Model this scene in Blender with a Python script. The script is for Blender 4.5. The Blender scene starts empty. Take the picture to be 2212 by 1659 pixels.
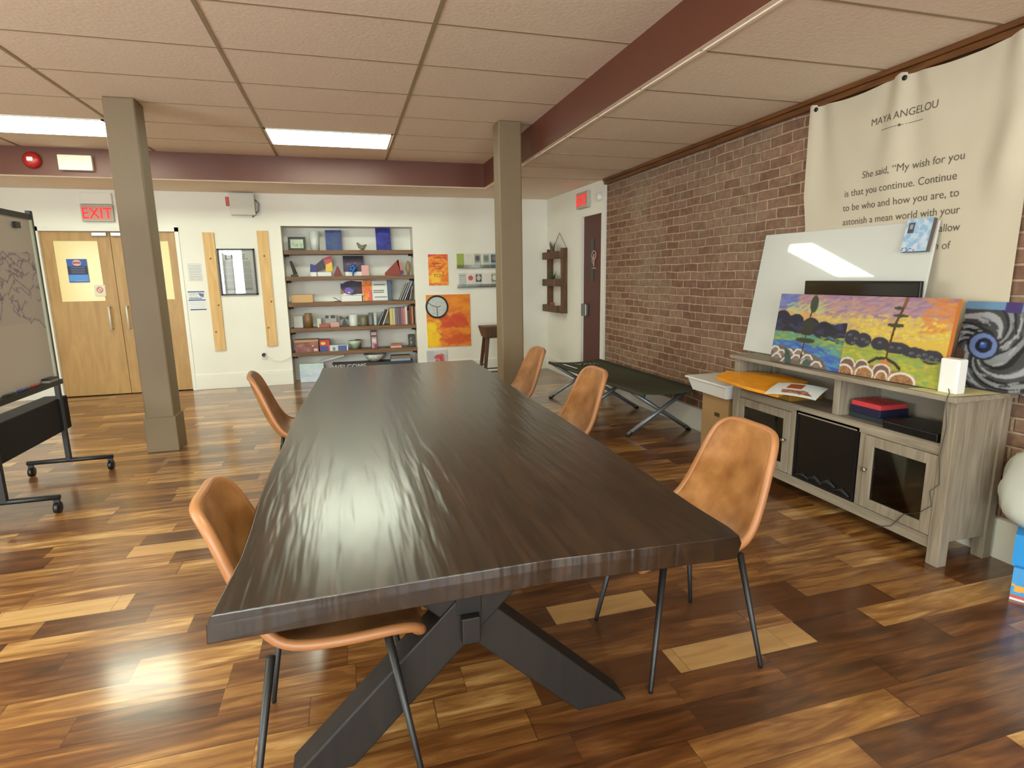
import bpy, bmesh, math, random
import numpy as np
from mathutils import Vector, Matrix
R = math.radians
random.seed(7)
rng = np.random.default_rng(5)
S = bpy.context.scene
COL = S.collection

# ------------------------------------------------------------------ camera, world, lights, exposure
EYE = 1.428
YAW, PIT, ROL, FPX = R(15.97), R(10.64), R(-0.903), 1237.0
fwd = Vector((math.sin(YAW)*math.cos(PIT), math.cos(YAW)*math.cos(PIT), -math.sin(PIT)))
rgt = Vector((math.cos(YAW), -math.sin(YAW), 0))
upv = rgt.cross(fwd)
r2 = math.cos(ROL)*rgt + math.sin(ROL)*upv
u2 = -math.sin(ROL)*rgt + math.cos(ROL)*upv
cam = bpy.data.cameras.new('camera')
cam.sensor_width = 36; cam.lens = FPX/2212*36; cam.clip_start = 0.05
camo = bpy.data.objects.new('camera', cam); COL.objects.link(camo)
camo.matrix_world = Matrix(((r2.x, u2.x, -fwd.x, 0), (r2.y, u2.y, -fwd.y, 0), (r2.z, u2.z, -fwd.z, EYE), (0, 0, 0, 1)))
S.camera = camo
S.view_settings.view_transform = 'Standard'; S.view_settings.look = 'None'
S.view_settings.gamma = 1; S.view_settings.use_curve_mapping = False
S.view_settings.exposure = 0.36
S.cycles.max_bounces = 8; S.cycles.diffuse_bounces = 5; S.cycles.glossy_bounces = 3
S.cycles.sample_clamp_indirect = 6
S.cycles.caustics_reflective = False; S.cycles.caustics_refractive = False
PANEL = 15.0       # strength of the ceiling panels
SKY = 13.0
w = bpy.data.worlds.new('world'); S.world = w; w.use_nodes = True
w.node_tree.nodes['Background'].inputs[0].default_value = (0.86, 0.95, 0.95, 1)
w.node_tree.nodes['Background'].inputs[1].default_value = SKY
WINS = [(-4.8, -2.7, 0.45, 2.45), (-2.3, -0.3, 0.45, 2.45), (0.5, 1.7, 0.45, 2.45)]
WINL = (0.2, 2.9, 0.9, 2.25)        # window in the left wall (y, y, z, z)
XLW = -5.3
YF = -3.6
for (a, b, c, d) in WINS:
    l = bpy.data.lights.new('daylight_portal', 'AREA'); l.shape = 'RECTANGLE'; l.size = b-a; l.size_y = d-c
    l.cycles.is_portal = True
    o = bpy.data.objects.new('daylight_portal', l); COL.objects.link(o)
    o.location = ((a+b)/2, YF-0.02, (c+d)/2); o.rotation_euler = (R(90), 0, 0)

l = bpy.data.lights.new('daylight_portal', 'AREA'); l.shape = 'RECTANGLE'; l.size = WINL[1]-WINL[0]; l.size_y = WINL[3]-WINL[2]; l.cycles.is_portal = True
o = bpy.data.objects.new('daylight_portal', l); COL.objects.link(o)
o.location = (XLW-.02, (WINL[0]+WINL[1])/2, (WINL[2]+WINL[3])/2); o.rotation_euler = (R(90), 0, R(-90))
# ------------------------------------------------------------------ measuring helpers (where a point of the photo lies on a real plane)
def ray(x, y):
    return r2*((x-1106)/FPX) - u2*((y-829.5)/FPX) + fwd
def pl(x, y, ax, c):
    d = ray(x, y); o = Vector((0, 0, EYE)); t = (c-o[ax])/d[ax]; return o+d*t
def F(x, y, z=0): return pl(x, y, 2, z)
def W(x, y, Y): return pl(x, y, 1, Y)
def X(x, y, c): return pl(x, y, 0, c)

# ------------------------------------------------------------------ materials
def lin(c):
    return tuple(((v/255)/12.92 if v/255 <= .04045 else ((v/255+.055)/1.055)**2.4) for v in c)
MATS = {}
def mat(name, rgb=(200, 200, 200), rough=.6, metal=0, var=0, scale=8, bump=0, coat=0, emit=0, stretch=None, spec=None, trans=0):
    if name in MATS: return MATS[name]
    m = bpy.data.materials.new(name); m.use_nodes = True; nt = m.node_tree; b = nt.nodes['Principled BSDF']
    c = lin(rgb); b.inputs['Base Color'].default_value = (*c, 1)
    b.inputs['Roughness'].default_value = rough; b.inputs['Metallic'].default_value = metal
    if spec is not None: b.inputs['Specular IOR Level'].default_value = spec
    if coat: b.inputs['Coat Weight'].default_value = coat; b.inputs['Coat Roughness'].default_value = .12
    if trans: b.inputs['Transmission Weight'].default_value = trans
    if emit: b.inputs['Emission Color'].default_value = (*c, 1); b.inputs['Emission Strength'].default_value = emit
    tc = nt.nodes.new('ShaderNodeTexCoord'); mp = nt.nodes.new('ShaderNodeMapping')
    nt.links.new(tc.outputs['Object'], mp.inputs[0])
    if stretch: mp.inputs['Scale'].default_value = stretch
    n = nt.nodes.new('ShaderNodeTexNoise'); n.inputs['Scale'].default_value = scale; n.inputs['Detail'].default_value = 5
    nt.links.new(mp.outputs[0], n.inputs['Vector'])
    if var:
        r = nt.nodes.new('ShaderNodeValToRGB')
        r.color_ramp.elements[0].position = .3; r.color_ramp.elements[1].position = .7
        r.color_ramp.elements[0].color = (*[v*(1-var) for v in c], 1)
        r.color_ramp.elements[1].color = (*[min(1, v*(1+var)) for v in c], 1)
        nt.links.new(n.outputs[0], r.inputs[0]); nt.links.new(r.outputs[0], b.inputs['Base Color'])
    if bump:
        bp = nt.nodes.new('ShaderNodeBump'); bp.inputs['Strength'].default_value = bump; bp.inputs['Distance'].default_value = .01
        nt.links.new(n.outputs[0], bp.inputs['Height']); nt.links.new(bp.outputs[0], b.inputs['Normal'])
    MATS[name] = m; return m
def nodes(name):
    m = bpy.data.materials.new(name); m.use_nodes = True; nt = m.node_tree
    def N(t, **k):
        n = nt.nodes.new('ShaderNode'+t)
        for a, v in k.items(): setattr(n, a, v)
        return n
    def L(a, b): nt.links.new(a, b)
    return m, nt.nodes['Principled BSDF'], N, L
def ramp(N, stops, interp='LINEAR'):
    r = N('ValToRGB'); e = r.color_ramp.elements; r.color_ramp.interpolation = interp
    while len(e) < len(stops): e.new(.5)
    for i, (p, c) in enumerate(stops): e[i].position = p; e[i].color = (*lin(c), 1)
    return r
def math_(N, L, op, a, b=None, c=None):
    n = N('Math', operation=op)
    for i, v in enumerate((a, b, c)):
        if v is None: continue
        if isinstance(v, (int, float)): n.inputs[i].default_value = v
        else: L(v, n.inputs[i])
    return n.outputs[0]

def thin_glass(name, tint=(255, 255, 255), rough=.02, extra=.04):
    if name in MATS: return MATS[name]
    m = bpy.data.materials.new(name); m.use_nodes = True; nt = m.node_tree; nt.nodes.remove(nt.nodes['Principled BSDF'])
    out = nt.nodes['Material Output']; t = nt.nodes.new('ShaderNodeBsdfTransparent'); g = nt.nodes.new('ShaderNodeBsdfGlossy'); x = nt.nodes.new('ShaderNodeMixShader'); f = nt.nodes.new('ShaderNodeFresnel'); a = nt.nodes.new('ShaderNodeMath')
    t.inputs[0].default_value = (*lin(tint), 1); g.inputs['Roughness'].default_value = rough; a.inputs[1].default_value = extra
    nt.links.new(f.outputs[0], a.inputs[0]); nt.links.new(a.outputs[0], x.inputs[0]); nt.links.new(t.outputs[0], x.inputs[1]); nt.links.new(g.outputs[0], x.inputs[2]); nt.links.new(x.outputs[0], out.inputs[0])
    MATS[name] = m; return m
def floor_mat():
    m, b, N, L = nodes('acacia_floor')
    tc = N('TexCoord'); sp = N('SeparateXYZ'); L(tc.outputs['Object'], sp.inputs[0])
    x, y = sp.outputs[0], sp.outputs[1]
    ys = math_(N, L, 'DIVIDE', math_(N, L, 'ADD', y, 18.387), .137)
    row = math_(N, L, 'FLOOR', ys); fy = math_(N, L, 'FRACT', ys)
    wn = N('TexWhiteNoise', noise_dimensions='1D'); L(row, wn.inputs['W'])
    xs = math_(N, L, 'DIVIDE', math_(N, L, 'ADD', x, math_(N, L, 'MULTIPLY', wn.outputs['Value'], 7.3)), .62)
    # uneven board lengths
    xs = math_(N, L, 'ADD', xs, math_(N, L, 'MULTIPLY', math_(N, L, 'SINE', math_(N, L, 'MULTIPLY', xs, 1.9)), .28))
    col = math_(N, L, 'FLOOR', xs); fx = math_(N, L, 'FRACT', xs)
    cb = N('CombineXYZ'); L(row, cb.inputs[0]); L(col, cb.inputs[1])
    w2 = N('TexWhiteNoise', noise_dimensions='2D'); L(cb.outputs[0], w2.inputs['Vector'])
    # grain: streaks along x, warped; shifted per board
    mp = N('CombineXYZ'); L(math_(N, L, 'MULTIPLY', x, 1.3), mp.inputs[0]); L(math_(N, L, 'MULTIPLY', y, 11.0), mp.inputs[1])
    L(math_(N, L, 'MULTIPLY', w2.outputs['Value'], 37.0), mp.inputs[2])
    g = N('TexNoise'); g.inputs['Scale'].default_value = 1.6; g.inputs['Detail'].default_value = 6; g.inputs['Distortion'].default_value = 1.2
    L(mp.outputs[0], g.inputs['Vector'])
    g2 = N('TexNoise'); g2.inputs['Scale'].default_value = 9; g2.inputs['Detail'].default_value = 3; L(mp.outputs[0], g2.inputs['Vector'])
    v = math_(N, L, 'ADD', math_(N, L, 'MULTIPLY', w2.outputs['Value'], .60), math_(N, L, 'MULTIPLY', math_(N, L, 'SUBTRACT', g.outputs[0], .5), 1.25))
    v = math_(N, L, 'ADD', v, math_(N, L, 'ADD', .16, math_(N, L, 'MULTIPLY', math_(N, L, 'SUBTRACT', g2.outputs[0], .5), .3)))
    # a few boards that are plainly pale or plainly dark
    for bx0, bx1, by0, by1, tgt in ((1.085, 1.695, 1.615, 1.752, .84), (.757, 1.222, 2.026, 2.163, .82), (-1.55, -1.03, 2.711, 2.848, .86), (-1.2, -.75, 3.259, 3.396, .84), (1.70, 2.25, 1.752, 1.889, .2), (-2.0, -1.4, 2.437, 2.574, .1), (.55, 1.085, 1.615, 1.752, .22), (1.3, 1.9, 1.889, 2.026, .25)):
        ins = math_(N, L, 'MULTIPLY', math_(N, L, 'MULTIPLY', math_(N, L, 'GREATER_THAN', x, bx0), math_(N, L, 'LESS_THAN', x, bx1)), math_(N, L, 'MULTIPLY', math_(N, L, 'GREATER_THAN', y, by0), math_(N, L, 'LESS_THAN', y, by1)))
        alt = math_(N, L, 'ADD', tgt, math_(N, L, 'MULTIPLY', math_(N, L, 'SUBTRACT', g.outputs[0], .5), .3))
        v = math_(N, L, 'ADD', math_(N, L, 'MULTIPLY', v, math_(N, L, 'SUBTRACT', 1, ins)), math_(N, L, 'MULTIPLY', alt, ins))
    rp = ramp(N, [(0, (66, 38, 18)), (.22, (92, 54, 26)), (.48, (122, 78, 40)), (.7, (160, 114, 62)), (.88, (196, 154, 98)), (1, (214, 180, 126))])
    L(v, rp.inputs[0])
    e = math_(N, L, 'MINIMUM', math_(N, L, 'MINIMUM', fy, math_(N, L, 'SUBTRACT', 1, fy)), math_(N, L, 'MULTIPLY', math_(N, L, 'MINIMUM', fx, math_(N, L, 'SUBTRACT', 1, fx)), 4.8))
    gap = math_(N, L, 'GREATER_THAN', e, .012)
    mx = N('MixRGB'); mx.inputs[1].default_value = (.02, .01, .005, 1); L(rp.outputs[0], mx.inputs[2])
    L(math_(N, L, 'ADD', .4, math_(N, L, 'MULTIPLY', gap, .6)), mx.inputs[0]); L(mx.outputs[0], b.inputs['Base Color'])
    b.inputs['Roughness'].default_value = .30
    b.inputs['Coat Weight'].default_value = .6; b.inputs['Coat Roughness'].default_value = .14
    bp = N('Bump'); bp.inputs['Strength'].default_value = .12; bp.inputs['Distance'].default_value = .004
    L(g.outputs[0], bp.inputs['Height']); L(bp.outputs[0], b.inputs['Normal'])
    return m
def brick_mat():
    m, b, N, L = nodes('old_brick')
    tc = N('TexCoord'); sp = N('SeparateXYZ'); L(tc.outputs['Object'], sp.inputs[0])
    cb = N('CombineXYZ'); L(sp.outputs[1], cb.inputs[0]); L(sp.outputs[2], cb.inputs[1])
    wob = N('TexNoise'); wob.inputs['Scale'].default_value = 3.5; L(tc.outputs['Object'], wob.inputs['Vector'])
    ad = N('VectorMath', operation='MULTIPLY_ADD'); L(wob.outputs['Color'], ad.inputs[0]); ad.inputs[1].default_value = (.03, .03, .0); L(cb.outputs[0], ad.inputs[2])
    br = N('TexBrick'); L(ad.outputs[0], br.inputs['Vector'])
    br.inputs['Scale'].default_value = 1; br.inputs['Brick Width'].default_value = .215; br.inputs['Row Height'].default_value = .073
    br.inputs['Mortar Size'].default_value = .009; br.inputs['Mortar Smooth'].default_value = .5; br.inputs['Bias'].default_value = -.1
    br.inputs['Color1'].default_value = (*lin((118, 84, 66)), 1); br.inputs['Color2'].default_value = (*lin((144, 112, 92)), 1)
    br.inputs['Mortar'].default_value = (*lin((168, 144, 120)), 1)
    n2 = N('TexNoise'); n2.inputs['Scale'].default_value = 1.1; n2.inputs['Detail'].default_value = 4; L(tc.outputs['Object'], n2.inputs['Vector'])
    rp = ramp(N, [(.5, (0, 0, 0)), (.68, (180, 180, 180))]); L(n2.outputs[0], rp.inputs[0])
    mx = N('MixRGB'); L(rp.outputs[0], mx.inputs[0]); L(br.outputs['Color'], mx.inputs[1]); mx.inputs[2].default_value = (*lin((146, 132, 112)), 1)
    n3 = N('TexNoise'); n3.inputs['Scale'].default_value = 22; n3.inputs['Detail'].default_value = 5; L(tc.outputs['Object'], n3.inputs['Vector'])
    m3 = N('MixRGB', blend_type='OVERLAY'); m3.inputs[0].default_value = .55; L(mx.outputs[0], m3.inputs[1]); L(n3.outputs[0], m3.inputs[2])
    L(m3.outputs[0], b.inputs['Base Color']); b.inputs['Roughness'].default_value = .85
    inv = math_(N, L, 'ADD', math_(N, L, 'SUBTRACT', 1, br.outputs['Fac']), math_(N, L, 'MULTIPLY', n3.outputs[0], .5))
    bp = N('Bump'); bp.inputs['Strength'].default_value = .7; bp.inputs['Distance'].default_value = .012
    L(inv, bp.inputs['Height']); L(bp.outputs[0], b.inputs['Normal'])
    return m
def wood_mat(name, dark, light, rough=.4, axis=1, scale=3.0, stretch=12, bump=.15, coat=0, contrast=(.3, .7), dist=1.0):
    if name in MATS: return MATS[name]
    m, b, N, L = nodes(name)
    tc = N('TexCoord'); mp = N('Mapping'); L(tc.outputs['Object'], mp.inputs[0])
    sc = [stretch]*3; sc[axis] = 1; mp.inputs['Scale'].default_value = sc
    n = N('TexNoise'); n.inputs['Scale'].default_value = scale; n.inputs['Detail'].default_value = 6; n.inputs['Distortion'].default_value = dist; L(mp.outputs[0], n.inputs['Vector'])
    rp = ramp(N, [(contrast[0], dark), (contrast[1], light)]); L(n.outputs[0], rp.inputs[0]); L(rp.outputs[0], b.inputs['Base Color'])
    b.inputs['Roughness'].default_value = rough
    if coat: b.inputs['Coat Weight'].default_value = coat; b.inputs['Coat Roughness'].default_value = .2
    bp = N('Bump'); bp.inputs['Strength'].default_value = bump; bp.inputs['Distance'].default_value = .006
    L(n.outputs[0], bp.inputs['Height']); L(bp.outputs[0], b.inputs['Normal'])
    MATS[name] = m; return m
def paint_mat(rough=.55):
    k = 'painted_surface_%d' % int(rough*100)
    if k in MATS: return MATS[k]
    m, b, N, L = nodes(k)
    a = N('Attribute'); a.attribute_name = 'Col'; L(a.outputs['Color'], b.inputs['Base Color'])
    b.inputs['Roughness'].default_value = rough
    MATS[k] = m; return m
def table_mat():
    m, b, N, L = nodes('dark_walnut_slab')
    tc = N('TexCoord'); mp = N('Mapping'); L(tc.outputs['Object'], mp.inputs[0]); mp.inputs['Scale'].default_value = (9, 1.1, 9)
    n = N('TexNoise'); n.inputs['Scale'].default_value = 2.2; n.inputs['Detail'].default_value = 7; n.inputs['Distortion'].default_value = .8; L(mp.outputs[0], n.inputs['Vector'])
    big = N('TexNoise'); big.inputs['Scale'].default_value = 1.6; big.inputs['Detail'].default_value = 3; L(tc.outputs['Object'], big.inputs['Vector'])
    v = math_(N, L, 'ADD', math_(N, L, 'MULTIPLY', n.outputs[0], .55), math_(N, L, 'MULTIPLY', big.outputs[0], .45))
    rp = ramp(N, [(.35, (22, 14, 10)), (.5, (33, 22, 14)), (.68, (54, 35, 21))]); L(v, rp.inputs[0]); L(rp.outputs[0], b.inputs['Base Color'])
    rr = N('MapRange'); L(big.outputs[0], rr.inputs[0]); rr.inputs[1].default_value = .3; rr.inputs[2].default_value = .7; rr.inputs[3].default_value = .23; rr.inputs[4].default_value = .33; b.inputs['Coat Weight'].default_value = .5; b.inputs['Coat Roughness'].default_value = .22
    b.inputs['Roughness'].default_value = .25
    # hand-scraped ripples along the slab
    m2 = N('Mapping'); L(tc.outputs['Object'], m2.inputs[0]); m2.inputs['Scale'].default_value = (9, .9, 1)
    rip = N('TexNoise'); rip.inputs['Scale'].default_value = 2.6; rip.inputs['Detail'].default_value = 2; L(m2.outputs[0], rip.inputs['Vector'])
    h = math_(N, L, 'ADD', math_(N, L, 'MULTIPLY', rip.outputs[0], 1.0), math_(N, L, 'MULTIPLY', n.outputs[0], .05))
    bp = N('Bump'); bp.inputs['Strength'].default_value = .5; bp.inputs['Distance'].default_value = .010
    L(h, bp.inputs['Height']); L(bp.outputs[0], b.inputs['Normal'])
    return m
def leather_mat():
    m, b, N, L = nodes('tan_leather')
    tc = N('TexCoord')
    n = N('TexNoise'); n.inputs['Scale'].default_value = 9; n.inputs['Detail'].default_value = 6; L(tc.outputs['Object'], n.inputs['Vector'])
    rp = ramp(N, [(.3, (122, 76, 36)), (.5, (148, 98, 52)), (.72, (176, 124, 76))]); L(n.outputs[0], rp.inputs[0]); L(rp.outputs[0], b.inputs['Base Color'])
    b.inputs['Roughness'].default_value = .42
    n2 = N('TexNoise'); n2.inputs['Scale'].default_value = 160; L(tc.outputs['Object'], n2.inputs['Vector'])
    bp = N('Bump'); bp.inputs['Strength'].default_value = .12; bp.inputs['Distance'].default_value = .003
    L(n2.outputs[0], bp.inputs['Height']); L(bp.outputs[0], b.inputs['Normal'])
    return m

M_FLOOR = floor_mat(); M_BRICK = brick_mat(); M_TABLE = table_mat(); M_LEATHER = leather_mat()
M_WALL = mat('white_wall_paint', (234, 233, 224), .7, var=.03, scale=1.5, bump=.03)
M_TRIMW = mat('white_trim_paint', (232, 231, 222), .4)
M_CEIL = mat('ceiling_tile', (236, 220, 202), .9, var=.04, scale=40, bump=.15)
M_GRID = mat('ceiling_grid_metal', (156, 138, 114), .6)
M_MAROON = mat('maroon_paint', (98, 54, 40), .42, var=.06, scale=2)
M_COLUMN = mat('taupe_paint', (122, 104, 78), .5, var=.03, scale=3)
M_BLACK = mat('black_metal', (24, 24, 25), .42)
M_BLACKP = mat('black_plastic', (14, 14, 16), .35)
M_WHITE = mat('white_plastic', (230, 230, 228), .4)
M_CHROME = mat('brushed_chrome', (200, 200, 198), .25, metal=1)
M_ALU = mat('grey_aluminium', (128, 134, 142), .4, metal=.6)
M_PAPER = mat('white_paper', (226, 228, 226), .7)
M_OAK = wood_mat('oak_veneer', (164, 126, 72), (190, 152, 94), .42, axis=2, scale=2.0, stretch=7, bump=.03, contrast=(.25, .8))
M_PINE = wood_mat('pine_board', (206, 164, 104), (226, 190, 132), .6, axis=2, scale=2.0, stretch=14, bump=.03)
M_GREYWOOD = wood_mat('driftwood_grey', (124, 113, 97), (156, 145, 129), .6, axis=1, scale=2.4, stretch=14, bump=.08)
M_GREYWOODV = wood_mat('driftwood_grey_upright', (124, 113, 97), (156, 145, 129), .6, axis=2, scale=2.4, stretch=14, bump=.08)
M_SHELF = wood_mat('stained_pine', (82, 56, 36), (140, 104, 70), .55, axis=0, scale=2.0, stretch=14, bump=.08)
M_WALNUT = wood_mat('walnut', (66, 44, 30), (96, 68, 46), .5, axis=2, scale=3, stretch=10, bump=.05)
M_DARKLEG = wood_mat('espresso_wood', (16, 11, 9), (30, 21, 17), .62, axis=2, scale=3, stretch=8, bump=.05)
M_KRAFT = mat('kraft_cardboard', (164, 130, 88), .75, var=.05, scale=6)
M_OLIVE = mat('olive_canvas', (56, 58, 42), .8, var=.08, scale=5, bump=.1)
M_BANNER = mat('cream_cloth', (198, 188, 168), .8, var=.03, scale=2)
M_GLASSD = mat('dark_glass', (10, 10, 12), .08, coat=.3)

# ------------------------------------------------------------------ mesh helpers
class MB:
    def __init__(s): s.bm = bmesh.new(); s.slots = []
    def _m(s, faces, mi):
        for f in faces: f.material_index = mi
        return faces
    def box(s, x0, x1, y0, y1, z0, z1, mi=0, M=None):
        if x0 > x1: x0, x1 = x1, x0
        if y0 > y1: y0, y1 = y1, y0
        if z0 > z1: z0, z1 = z1, z0
        P = [Vector(p) for p in ((x0, y0, z0), (x1, y0, z0), (x1, y1, z0), (x0, y1, z0), (x0, y0, z1), (x1, y0, z1), (x1, y1, z1), (x0, y1, z1))]
        return s.hexa(P, mi, M)
    def hexa(s, P, mi=0, M=None):
        v = [s.bm.verts.new(M @ Vector(p) if M else Vector(p)) for p in P]
        return s._m([s.bm.faces.new([v[i] for i in q]) for q in ((3, 2, 1, 0), (4, 5, 6, 7), (0, 1, 5, 4), (1, 2, 6, 5), (2, 3, 7, 6), (3, 0, 4, 7))], mi)
    def prism(s, pts, d, mi=0):      # pts: 3d outline, d: extrusion vector
        a = [s.bm.verts.new(Vector(p)) for p in pts]; b = [s.bm.verts.new(Vector(p)+Vector(d)) for p in pts]
        n = len(a); fs = [s.bm.faces.new(a[::-1]), s.bm.faces.new(b)]
        for i in range(n): fs.append(s.bm.faces.new((a[i], a[(i+1) % n], b[(i+1) % n], b[i])))
        return s._m(fs, mi)
    def tube(s, pts, r, seg=10, mi=0, closed=False):
        pts = [Vector(p) for p in pts]; n = len(pts); rr = r if isinstance(r, (list, tuple)) else [r]*n
        rings = []; prev = None
        for i, p in enumerate(pts):
            if closed: t = pts[(i+1) % n]-pts[i-1]
            else: t = (pts[min(i+1, n-1)]-pts[max(i-1, 0)])
            t.normalize()
            if prev is None:
                a = t.orthogonal().normalized()
            else:
                a = (prev - t*prev.dot(t)).normalized()
            prev = a; b = t.cross(a)
            rings.append([s.bm.verts.new(p+(a*math.cos(2*math.pi*k/seg)+b*math.sin(2*math.pi*k/seg))*rr[i]) for k in range(seg)])
        fs = []
        for i in range(n if closed else n-1):
            A, B = rings[i], rings[(i+1) % n]
            for k in range(seg): fs.append(s.bm.faces.new((A[k], A[(k+1) % seg], B[(k+1) % seg], B[k])))
        if not closed: fs += [s.bm.faces.new(rings[0][::-1]), s.bm.faces.new(rings[-1])]
        for f in fs: f.smooth = True
        return s._m(fs, mi)
    def lathe(s, prof, c=(0, 0, 0), seg=20, mi=0, axis=2):
        c = Vector(c); rings = []
        for (r, h) in prof:
            ring = []
            for k in range(seg):
                a = 2*math.pi*k/seg; p = (r*math.cos(a), r*math.sin(a), h)
                if axis == 1: p = (p[0], p[2], p[1])
                if axis == 0: p = (p[2], p[0], p[1])
                ring.append(s.bm.verts.new(c+Vector(p)))
            rings.append(ring)
        fs = []
        for A, B in zip(rings, rings[1:]):
            for k in range(seg): fs.append(s.bm.faces.new((A[k], A[(k+1) % seg], B[(k+1) % seg], B[k])))
        fs += [s.bm.faces.new(rings[0][::-1]), s.bm.faces.new(rings[-1])]
        for f in fs[:-2]: f.smooth = True
        return s._m(fs, mi)
    def build(s, name, m, parent=None, bevel=0, solid=0, sub=0, smooth=False):
        bmesh.ops.recalc_face_normals(s.bm, faces=s.bm.faces)
        me = bpy.data.meshes.new(name); s.bm.to_mesh(me); s.bm.free()
        for q in (m if isinstance(m, (list, tuple)) else [m]): me.materials.append(q)
        o = bpy.data.objects.new(name, me); COL.objects.link(o)
        if smooth:
            for p in me.polygons: p.use_smooth = True
        if parent: o.parent = parent
        if solid: q = o.modifiers.new('solid', 'SOLIDIFY'); q.thickness = solid; q.offset = -1
        if bevel: q = o.modifiers.new('bevel', 'BEVEL'); q.width = bevel; q.segments = 2; q.limit_method = 'ANGLE'; q.angle_limit = R(40)
        if sub: q = o.modifiers.new('sub', 'SUBSURF'); q.levels = sub; q.render_levels = sub
        return o
def tag(o, label=None, cat=None, group=None, kind=None):
    if label: o['label'] = label
    if cat: o['category'] = cat
    if group: o['group'] = group
    if kind: o['kind'] = kind
    return o
def thing(name, label, cat, loc=(0, 0, 0), rz=0, group=None):
    o = bpy.data.objects.new(name, None); COL.objects.link(o); o.location = loc; o.rotation_euler = (0, 0, rz); o.empty_display_size = .05
    return tag(o, label, cat, group)
def box(name, b, m, parent=None, bevel=0):
    q = MB(); q.box(*b); return q.build(name, m, parent, bevel)
def struct(o): o['kind'] = 'structure'; return o
def place(o, loc, rz=0, rx=0, ry=0): o.location = loc; o.rotation_euler = (rx, ry, rz); return o
def copy_tree(o, parent=None):
    c = o.copy(); COL.objects.link(c)
    if parent: c.parent = parent
    for ch in o.children: copy_tree(ch, c)
    return c
def text(s, size, m, parent, loc, rot, ax='LEFT', name='lettering', ext=.0006, space=1, sx=1):
    c = bpy.data.curves.new(name, 'FONT'); c.body = s; c.size = size; c.align_x = ax; c.extrude = ext; c.space_character = space
    tmp = bpy.data.objects.new(name, c); me = bpy.data.meshes.new_from_object(tmp); bpy.data.objects.remove(tmp); bpy.data.curves.remove(c)
    me.materials.clear(); me.materials.append(m); o = bpy.data.objects.new(name, me); COL.objects.link(o)
    o.parent = parent; o.location = loc; o.rotation_euler = rot; o.scale = (sx, 1, 1); return o

# ------------------------------------------------------------------ painted pictures: a fine grid coloured point by point
class Art:
    def __init__(s, w, h, base=(255, 255, 255)):
        s.a = np.zeros((h, w, 3)); s.a[:] = base; s.h, s.w = h, w
        yy, xx = np.mgrid[0:h, 0:w]; s.u = (xx+.5)/w; s.v = (yy+.5)/h      # v down
    def put(s, mask, c, al=1.0):
        c = np.array(c, float); mk = np.asarray(mask, float)[..., None]*al; s.a = s.a*(1-mk)+c*mk
    def rect(s, x0, y0, x1, y1, c, al=1.): s.put((s.u >= x0) & (s.u <= x1) & (s.v >= y0) & (s.v <= y1), c, al)
    def ell(s, cx, cy, rx, ry, c, al=1., rot=0):
        dx, dy = s.u-cx, s.v-cy; ca, sa = math.cos(rot), math.sin(rot); X_, Y_ = dx*ca+dy*sa, -dx*sa+dy*ca
        s.put((X_/rx)**2+(Y_/ry)**2 < 1, c, al)
    def line(s, x0, y0, x1, y1, wd, c, al=1.):
        asp = s.h/s.w; dx, dy = x1-x0, (y1-y0)*asp; L2 = dx*dx+dy*dy+1e-9
        t = np.clip(((s.u-x0)*dx+(s.v-y0)*asp*dy)/L2, 0, 1)
        d = np.hypot(s.u-x0-t*dx, (s.v-y0)*asp-t*dy); s.put(d < wd, c, al)
    def path(s, pts, wd, c, al=1.):
        for p, q in zip(pts, pts[1:]): s.line(*p, *q, wd, c, al)
    def poly(s, pts, c, al=1.):
        ins = np.zeros(s.u.shape, bool); n = len(pts)
        for i in range(n):
            (x0, y0), (x1, y1) = pts[i], pts[(i+1) % n]
            if y0 == y1: continue
            ins ^= ((y0 > s.v) != (y1 > s.v)) & (s.u < (x1-x0)*(s.v-y0)/(y1-y0)+x0)
        s.put(ins, c, al)
    def grad(s, stops):
        xs = [p for p, _ in stops]
        for k in range(3): s.a[..., k] = np.interp(s.v, xs, [c[k] for _, c in stops])
    def dabs(s, n, cols, x0, y0, x1, y1, rx, ry, al=.7, rot=0, jr=.5):
        for _ in range(n):
            s.ell(rng.uniform(x0, x1), rng.uniform(y0, y1), rx*rng.uniform(.6, 1.4), ry*rng.uniform(.6, 1.4), cols[rng.integers(len(cols))], al, rot+rng.uniform(-jr, jr))
    def mute(s, k=.86, d=.18):
        g_ = s.a.mean(axis=2, keepdims=True); s.a = (s.a*(1-d)+g_*d)*k; return s
    def blur(s, n=1):
        for _ in range(n):
            p = np.pad(s.a, ((1, 1), (1, 1), (0, 0)), 'edge'); s.a = (p[:-2, 1:-1]+p[2:, 1:-1]+p[1:-1, :-2]+p[1:-1, 2:]+2*p[1:-1, 1:-1])/6
        return s
    def scribble(s, x0, y0, x1, y1, rows, c, wd=.006, al=.8):
        for i in range(rows):
            y = y0+(y1-y0)*(i+.5)/rows; x = x0
            while x < x1:
                l = rng.uniform(.03, .1); s.line(x, y, min(x+l, x1), y, wd, c, al); x += l+.025
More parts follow.
